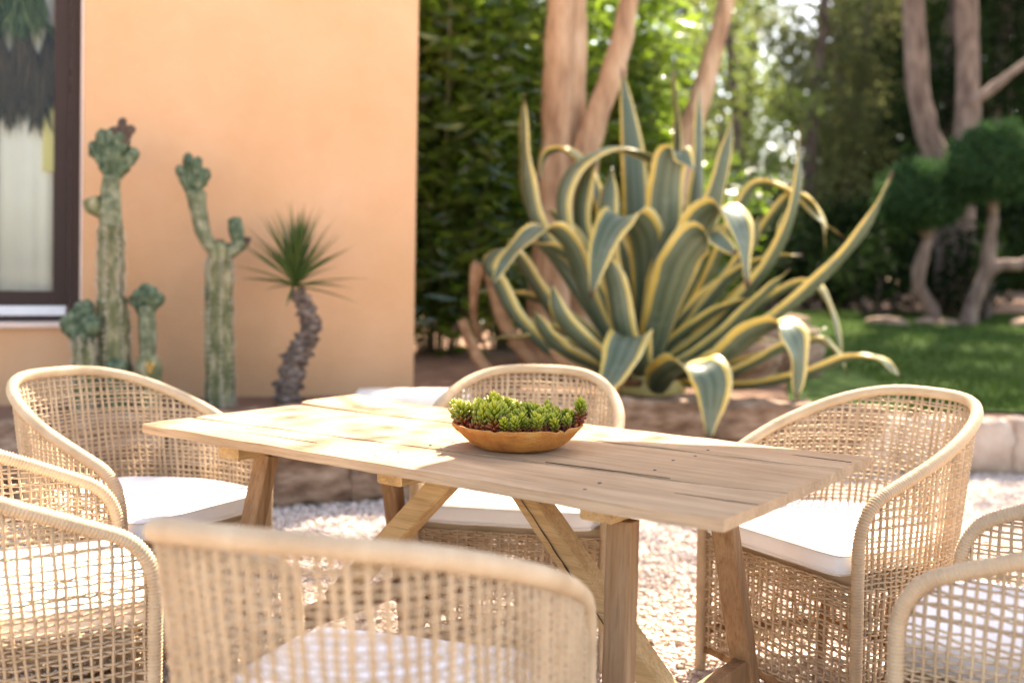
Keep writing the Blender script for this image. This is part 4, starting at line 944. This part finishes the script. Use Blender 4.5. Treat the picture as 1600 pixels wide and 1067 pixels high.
for (u, w0) in ((.29, .075), (.86, .11), (1.455, .115)):
    bar((u, w0, zb), (u+.01, .80, zb), .085, .050, MAT["pine_y"], "batten", seed=u*9)
zl = zb-.025-.001
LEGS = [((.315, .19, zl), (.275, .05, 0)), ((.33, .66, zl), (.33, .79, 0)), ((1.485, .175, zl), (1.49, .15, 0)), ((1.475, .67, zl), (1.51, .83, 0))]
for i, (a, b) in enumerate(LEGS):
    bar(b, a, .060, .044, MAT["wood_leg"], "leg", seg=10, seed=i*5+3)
# long dark splits in the legs and brace
for i, (a, b) in enumerate([((.33, .16), (.33, .79)), ((1.50, .70), (1.50, .81))]): pass
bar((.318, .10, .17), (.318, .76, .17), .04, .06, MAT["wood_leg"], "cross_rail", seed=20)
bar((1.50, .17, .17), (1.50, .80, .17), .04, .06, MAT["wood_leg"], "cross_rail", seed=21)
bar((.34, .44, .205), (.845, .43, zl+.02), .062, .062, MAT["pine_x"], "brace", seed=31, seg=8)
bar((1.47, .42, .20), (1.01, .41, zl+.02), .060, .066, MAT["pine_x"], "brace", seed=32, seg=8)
# check (drying split) of the right brace: a narrow dark wedge standing a hair proud
def split(a, b, w, name, nrm, seed, parent=tb):
    n = 26; a = np.array(a, float); b = np.array(b, float); d = (b-a)/np.linalg.norm(b-a); s_ = np.cross(d, nrm); V = []
    for i in range(n):
        t = i/(n-1); c = a+(b-a)*t+s_*(.004*nz((t*9, seed, 0), 1)+.002*nz((t*31, seed, 0), 1)); h = w*(.25+.75*math.sin(PI*t))*(.7+.5*nz((t*20, seed, 3), 1))/2
        V += [c-s_*h, c+s_*h, c+np.array(nrm)*(-.002)]
    Fc = []
    for i in range(n-1):
        k = i*3; Fc += [(k, k+1, k+4, k+3), (k+1, k+2, k+5, k+4), (k+2, k, k+3, k+5)]
    return obj(name, mesh(name, V, Fc, MAT["crack"]), parent)
split((1.05, .3755, .64), (1.38, .3825, .285), .006, "split", (0, -1, 0), 3)
# drying cracks along the planks
for (u0, w0, u1, w1, z, wd) in ((1.22, .262, 1.54, .282, 0, .003), (1.62, .150, 1.80, .158, 0, .0025), (.35, .09, .62, .094, 0, .0015), (1.64, .735, 1.79, .73, .006, .0035)):
    split((u0, w0, ZT+z*.67+.0010), (u1, w1, ZT+z*.67+.0010), wd*1.6, "split", (0, 0, 1), int(u0*100))
# nails over the battens
g = np.random.default_rng(5); nv, nf = tube([(0, 0, -.003), (0, 0, .0012), (0, 0, .0022)], [.0045, .0045, .003], 10); nme = mesh("nail", nv, nf, MAT["nail"], True)
for u in (.295, .865, 1.46):
    for w in (.06, .14, .26, .34, .47, .56, .66, .78):
        wl = .172+(.292-.172)*u/1.8
        if abs(w-wl) < .02 or abs(w-.6) < .03: continue
        o = obj("nail", nme, tb, (u+g.uniform(-.02, .02), w+g.uniform(-.012, .012), ZT-.0004+(.004 if w > .61 else .002 if w > .24 else 0)))

# ------------------------------------------------------------------ bowl of sedum
BX, BY = 0.020, 2.668
bowl = thing("terracotta_bowl", "shallow chipped orange terracotta bowl standing on the table", "bowl", (BX, BY, ZT+.0032))
prof = [(.0, .002), (.085, .0), (.104, .003), (.122, .013), (.142, .032), (.158, .050), (.1665, .0605), (.163, .063), (.157, .059), (.140, .036), (.116, .018), (.06, .012), (.0, .012)]
n = 72; V = []; Fc = []; k = len(prof)
for i in range(n):
    a = 2*PI*i/n
    for j, (r, z) in enumerate(prof):
        e = 1+.018*nz((math.cos(a)*2, math.sin(a)*2, z*30), 1.4)+.008*nz((math.cos(a)*9, math.sin(a)*9, z*60), 1)
        zz = z
        if 5 <= j <= 8: zz += .0035*nz((math.cos(a)*5, math.sin(a)*5, 2), 1.5)+(-.006 if nz((math.cos(a)*7, math.sin(a)*7, 9), 1.6) > .38 else 0)
        V.append((r*e*math.cos(a), r*e*math.sin(a), zz))
for i in range(n):
    for j in range(k-1): Fc.append((i*k+j, ((i+1) % n)*k+j, ((i+1) % n)*k+j+1, i*k+j+1))
obj("bowl_body", mesh("bowl_body", V, Fc, MAT["terracotta"], True), bowl)
v, f = tube([(0, 0, .034), (0, 0, .044), (0, 0, .050)], [.136, .142, .11], 30); obj("soil", mesh("soil", v, f, MAT["potsoil"], True), bowl)
sed = thing("sedum_plant", "yellow green sedum rosettes with red stems growing in the terracotta bowl", "succulent", (BX, BY, ZT+.048))
def rosette(nl, h, rad, seed):
    g = np.random.default_rng(seed); mb = MB()
    v, f = tube([(0, 0, -.004), (0, 0, h*.5), (0, 0, h*.9)], [.0026, .0024, .002], 5); mb.add(v, f)
    for i in range(nl):
        t = i/(nl-1); a = i*2.39996+g.uniform(-.2, .2)
        z = h*(.08+.86*t); L = rad*np.interp(t, [0, .35, .75, 1], [.62, .80, 1.0, .55])*g.uniform(.88, 1.12)
        el = math.radians(np.interp(t, [0, .5, .8, 1], [8, 24, 44, 80])+g.normal(0, 5))
        d = np.array([math.cos(a)*math.cos(el), math.sin(a)*math.cos(el), math.sin(el)])
        p0 = np.array([0, 0, z]); P = [p0+d*L*q for q in (0.05, .35, .72, 1.0)]
        P[2][2] += L*.06; P[3][2] += L*.16
        v, f = tube(P, np.array([.35, .95, 1., .25])*L*.20, 5); mb.add(v, f)
    return mb.build("rosette", MAT["sedum"], True)
RO = [rosette(34, .050, .020, 1), rosette(40, .058, .022, 2), rosette(30, .042, .018, 3), rosette(38, .066, .021, 4)]
g = np.random.default_rng(8); placed = []
def put_ros(x, y, z, s_, m):
    o = obj("rosette", RO[m], sed, (x, y, z), (g.normal(0, .18)-y*1.2, g.normal(0, .18)+x*1.6, g.uniform(0, 6.3))); o.scale = (s_, s_, s_)
for tr_ in range(4000):
    a = g.uniform(0, 2*PI); r = .145*math.sqrt(g.uniform(0, 1)); x, y = r*math.cos(a), r*math.sin(a)
    if all((x-p)**2+(y-q)**2 > .0225**2 for p, q in placed):
        placed.append((x, y)); hgt = .85+.25*nz((x*12, y*12, 0), 1)+(.28 if -.13 < x < -.03 else 0)
        put_ros(x, y, 0.002, hgt*g.uniform(.85, 1.12), int(g.integers(0, 4)))
put_ros(.155, -.02, .016, 1.0, 3); put_ros(.168, .01, .020, .95, 1); put_ros(-.152, -.03, .006, .9, 1); put_ros(-.155, .02, .008, .95, 3)

# ------------------------------------------------------------------ rope armchairs
HA, HB, CA, CD = .600, .843, .296, .66           # arm height, back height, half width, depth
def plan(th):
    n_ = 2.75
    c, s_ = math.cos(th), math.sin(th)
    x = -CA*math.copysign(abs(c)**(2/n_), c); y = -CD*abs(s_)**(2/n_)
    q = min(-y/.35, 1); x *= 1+.11*q*q*(3-2*q)
    return x, y
def rim_z(y): 
    q = min(max(-y/CD, 0), 1)
    return HA+(HB-HA)*(1-(1-q)**1.12)
_th = np.linspace(0, PI, 1600); _pl = np.array([plan(t) for t in _th])
_s = np.concatenate([[0], np.cumsum(np.linalg.norm(np.diff(_pl, axis=0), axis=1))]); PERIM = _s[-1]
def at_s(s_): return np.interp(s_, _s, _pl[:, 0]), np.interp(s_, _s, _pl[:, 1])
def shell(s_, z):
    x, y = at_s(s_); zr = rim_z(y); h = max(zr-z, 0)/HB; q = min(-y/CD, 1)
    return np.array([x*(1-.13*h*q), y*(1-.25*h), z])
def edge_z(s_):
    m = min(s_, PERIM-s_); y = at_s(s_)[1]
    if m >= .085: return rim_z(y)
    t = math.sqrt(max(m, 0)/.085); return (HA-.10)*(1-t)**2+2*t*(1-t)*(HA+.002)+t*t*rim_z(at_s(.085)[1])
def rim_path():
    pts = []
    for z in np.arange(0.0, HA-.10, .006): pts.append((-CA, 0, z))
    SB = .085; xb, yb = at_s(SB); p0 = np.array((-CA, 0, HA-.10)); p1 = np.array((-CA-.002, -.004, HA+.002)); p2 = np.array((xb, yb, rim_z(yb)))
    arc = [tuple(p0*(1-t)**2+p1*2*t*(1-t)+p2*t*t) for t in np.linspace(.02, .98, 24)]
    pts += arc
    for s_ in np.arange(SB, PERIM-SB+.001, .006):
        x, y = at_s(s_); pts.append((x, y, rim_z(y)))
    pts += [(-a, b, c) for a, b, c in arc[::-1]]
    for z in np.arange(HA-.10, -.001, -.006): pts.append((CA, 0, z))
    P = np.array(pts, float)
    # smooth and resample
    for _ in range(6): P[1:-1] = (P[:-2]+2*P[1:-1]+P[2:])/4
    L = np.concatenate([[0], np.cumsum(np.linalg.norm(np.diff(P, axis=0), axis=1))])
    ss = np.arange(0, L[-1], .0026)
    return np.stack([np.interp(ss, L, P[:, i]) for i in range(3)], 1)

def strands(mb, paths, r, sides=4, flat=1.0):
    for P in paths:
        v, f = tube(P, r*random.uniform(.85, 1.18), sides, True, None, flat); mb.add(v, f)

def chair_meshes(seed):
    random.seed(seed); g = np.random.default_rng(seed)
    out = {}
    P = rim_path(); n = len(P)
    r = np.array([.0142, .0170, .0176])[np.arange(n) % 3]+g.normal(0, .0003, n)
    # rope windings are tilted a little: shear the rings
    v, f = tube(P, r, 10)
    out["wrapped_frame"] = mesh("wrapped_frame", v, f, MAT["rope"], True)
    # warps
    mb = MB(); sp = .0232; ws = np.arange(.030, PERIM-.02, sp)
    ws = ws+g.normal(0, .0022, len(ws)); paths = []
    for s_ in ws:
        x, y = at_s(s_); zr = edge_z(s_)-.006
        paths.append(np.array([shell(s_+.0015*math.sin(z*40+s_*50), z) for z in np.linspace(.045, zr, 16)]))
    strands(mb, paths, .0036, 4, 1.5)
    out["warp_strands"] = mb.build("warp_strands", MAT["rope"], True)
    # wefts: pairs of thin cords going over and under
    mb = MB(); z = .05; k = 0
    while z < HB-.02:
        # span of s where the shell reaches this height
        ok = [s_ for s_ in np.arange(.004, PERIM-.003, .0131) if (edge_z(s_)-.010) > z]
        run = []; tilt = g.normal(0, .007)
        for s_ in ok+[None]:
            if s_ is not None and (not run or s_-run[-1] < .02): run.append(s_); continue
            if len(run) > 3:
                pth = []
                for i, q in enumerate(run):
                    ph = (q-.03)/sp*PI
                    o_ = .0046*math.cos(ph+(k % 2)*PI)
                    p = shell(q, z+tilt*(q/PERIM-.5)+.0038*nz((q*9, k*3.3, seed), 1.0)+.0016*nz((q*40, k, seed), 1))
                    x2, y2 = at_s(min(q+.01, PERIM)); x1, y1 = at_s(max(q-.01, 0)); nn_ = np.array([y2-y1, -(x2-x1), 0]); nn_ /= np.linalg.norm(nn_)+1e-9
                    pth.append(p+nn_*o_)
                strands(mb, [np.array(pth)], .0028, 4)
            run = [s_] if s_ is not None else []
        if .365 < z < .42: z += .0075
        else: z += .0102 if k % 2 == 0 else .0150
        z += g.normal(0, .0022); k += 1
    out["weft_strands"] = mb.build("weft_strands", MAT["rope"], True)
    # front skirt under the seat
    mb = MB(); paths = []
    for x in np.arange(-CA+.03, CA-.02, .0265): paths.append(np.array([(x+g.normal(0, .001), -.004+.0015*math.sin(zz*60), zz) for zz in np.linspace(.075, .40, 10)]))
    strands(mb, paths, .0036, 4, 1.4); paths = []
    z = .08; k = 0
    while z < .405:
        paths.append(np.array([(x, -.004+.004*math.cos((x+CA)/.0265*PI+(k % 2)*PI), z+.003*nz((x*10, k*2.1, seed), 1)) for x in np.linspace(-CA+.012, CA-.012, 44)]))
        z += (.0078 if z > .335 else (.0095 if k % 2 == 0 else .019)); k += 1
    strands(mb, paths, .0034, 4)
    out["front_weave"] = mb.build("front_weave", MAT["rope"], True)
    # seat platform and rails
    ring = [shell(s_, .40) for s_ in np.linspace(.03, PERIM-.03, 40)]
    ring = [np.array([p[0]*.96, p[1]*.97-.004, .4]) for p in ring]
    V = [p+np.array([0, 0, -.018]) for p in ring]+[p+np.array([0, 0, .022]) for p in ring]; m = len(ring)
    Fc = [tuple(range(m))[::-1], tuple(range(m, 2*m))]+[(i, (i+1) % m, m+(i+1) % m, m+i) for i in range(m)]
    out["seat_platform"] = mesh("seat_platform", V, Fc, MAT["rope"])
    # cushion
    cs = [shell(s_, .45) for s_ in np.linspace(.012, PERIM-.012, 54)]
    pl = [np.array([p[0]*.915, p[1]*.93, 0]) for p in cs]
    x0 = abs(pl[0][0]); pl = [np.array([-x0+.016, .018, 0])]+pl[1:-1]+[np.array([x0-.016, .018, 0])]
    fr = [np.array([x, .030-.012*(abs(x)/x0)**6, 0]) for x in np.linspace(x0-.03, -x0+.03, 14)]
    pl = np.array(pl+fr); cen = np.array([0, -.25, 0]); m = len(pl)
    rings = [(.90, .424), (.975, .4255), (.995, .434), (1.0, .447), (1.0, .466), (.993, .479), (.972, .4865), (.93, .490), (.75, .4955), (.45, .499), (.12, .5005)]
    V = []
    for sc_, z in rings:
        for p in pl:
            q = cen+(p-cen)*sc_; V.append((q[0], q[1], z+.0022*nz((q[0]*5, q[1]*5, seed+z), 1.5)+.0012*nz((q[0]*25, q[1]*25, seed), 1)))
    Fc = [tuple(range(m))]
    for i in range(len(rings)-1):
        for j in range(m): Fc.append((i*m+(j+1) % m, i*m+j, (i+1)*m+j, (i+1)*m+(j+1) % m))
    Fc.append(tuple(range((len(rings)-1)*m, len(rings)*m))[::-1])
    me = mesh("cushion", V, Fc, MAT["cushion"], True)
    bm_ = bmesh.new(); bm_.from_mesh(me); bmesh.ops.recalc_face_normals(bm_, faces=bm_.faces); bm_.to_mesh(me); bm_.free()
    out["cushion"] = me
    for nm, z, sc_ in (("upper", .4795, .999), ("lower", .434, .999)):
        Pp = np.array([cen+(p-cen)*sc_ for p in np.vstack([pl, pl[:1]])]); Pp[:, 2] = z
        v, f = tube(Pp, .0028, 5, False); out["piping_"+nm] = mesh("piping", v, f, MAT["piping"], True)
    # rear legs and low stretchers
    legs = []
    for sgn in (-1, 1):
        s_ = PERIM*.5+sgn*PERIM*.155; a = shell(s_, 0)*np.array([.94, .94, 1]); b = shell(s_, .40)*np.array([.94, .94, 1])
        a[2] = 0
        v, f = tube(np.array([a+(b-a)*t for t in np.linspace(0, 1, 6)]), .0175, 10); legs.append((mesh("rear_leg", v, f, MAT["wood_leg"], True), a))
    out["rear_legs"] = [l[0] for l in legs]; A0, A1 = legs[0][1], legs[1][1]
    st = []
    for a, b in (((-CA, -.018, .12), (A0[0], A0[1], .12)), ((CA, -.018, .12), (A1[0], A1[1], .12)), ((A0[0], A0[1], .13), (A1[0], A1[1], .13)), ((-CA+.015, -.012, .066), (CA-.015, -.012, .066))):
        v, f = tube(np.array([np.array(a)+(np.array(b)-np.array(a))*t for t in (0, .5, 1)]), .014, 8); st.append(mesh("stretcher", v, f, MAT["wood_leg"], True))
    out["stretchers"] = st
    return out
CH = [chair_meshes(3), chair_meshes(14)]
def chair(variant, x, y, fx, fy, label):
    rz = math.atan2(-fx, fy); d = Vector((fx, fy, 0)).normalized()
    t = thing("rope_armchair", label, "armchair", (x, y, .002), rz, "rope armchairs around the table")
    M_ = CH[variant]
    for nm in ("wrapped_frame", "seat_platform"): obj(nm, M_[nm], t)
    for nm in ("warp_strands", "weft_strands", "front_weave"): obj(nm, M_[nm], t, kind="stuff")
    cu_ = obj("cushion", M_["cushion"], t); obj("piping", M_["piping_upper"], cu_); obj("piping", M_["piping_lower"], cu_)
    for l in M_["rear_legs"]: obj("rear_leg", l, t)
    for l in M_["stretchers"]: obj("stretcher", l, t)
    return t
chair(0, -.925, 3.14, .88, -.475, "shaded rope armchair at the left end of the table, before the cacti")
chair(1, .74, 2.91, -.86, -.51, "sunlit rope armchair at the table's right far corner, whole back visible")
chair(0, 0.0, 3.18, -.17, -.985, "rope armchair across the table, directly behind the terracotta bowl")
chair(1, -.135, 1.99, .285, .958, "nearest rope armchair seen from behind, out of focus in front of the table")
chair(0, -.89, 2.49, .885, .465, "sunlit rope armchair cut by the photo's left edge, arms toward the table")
chair(1, .925, 2.275, -.83, .56, "rope armchair cut by the photo's right edge at the table's right end")

# ------------------------------------------------------------------ added out-of-view canopy placed to cast shade on the right half of the table
pz = 2.70; off = (pz-ZT)/math.tan(SUN_EL); sh = np.array([math.sin(SUN_AZ), math.cos(SUN_AZ)])*off
k0 = np.array((.07, 2.81))+sh                      # corner of the canopy
e1 = np.array((.982, -.19)); e2 = np.array((-.55, -.835)); e2 /= np.linalg.norm(e2)
SL = 1.75
v1 = k0+e1*SL; v2 = k0+e2*SL; ctr = v1+e2*SL*.5+(v2-k0)*0.0; ctr = (v1+v2)/2+np.array((.12, -.25))
ring_ = [k0, v1, v1+(ctr-k0)*.75, ctr*2-k0, v2+(ctr-k0)*.75, v2]
ps = thing("added_parasol", "unseen cream canvas canopy added to shade the right half of the table", "added_parasol", (2.75, 2.1, 0))
bs = np.array((2.75, 2.1, 0))
V = [(p[0], p[1], pz) for p in ring_]+[(p[0], p[1], pz-.02) for p in ring_]+[(ctr[0], ctr[1], pz+.45), (ctr[0], ctr[1], pz+.43)]
V = np.array(V)-bs; Fc = []
for i in range(6): j = (i+1) % 6; Fc += [(i, j, 12), (6+j, 6+i, 13), (j, i, 6+i, 6+j)]
obj("canopy", mesh("canopy", V, Fc, MAT["canvas"]), ps)
for i in range(6):
    v, f = tube(np.array([V[13]+np.array((0, 0, -.01)), V[6+i]+np.array((0, 0, -.012))]), .011, 6); obj("rib", mesh("rib", v, f, MAT["steel"]), ps)
v, f = tube([(0, 0, .0), (0, 0, 1.5), (0, 0, 3.35)], .035, 12); obj("mast", mesh("mast", v, f, MAT["steel"], True), ps)
v, f = tube(np.array([(0, 0, 3.3), (V[12]*.5+np.array((0, 0, 3.35))*.5), V[12]+np.array((0, 0, .05))]), .028, 10); obj("boom", mesh("boom", v, f, MAT["steel"], True), ps)
mb = MB(); mb.add(*box(-.4, .4, -.4, .4, .004, .07)); obj("base", bevel(mb.build("base", MAT["steel"]), .01), ps)
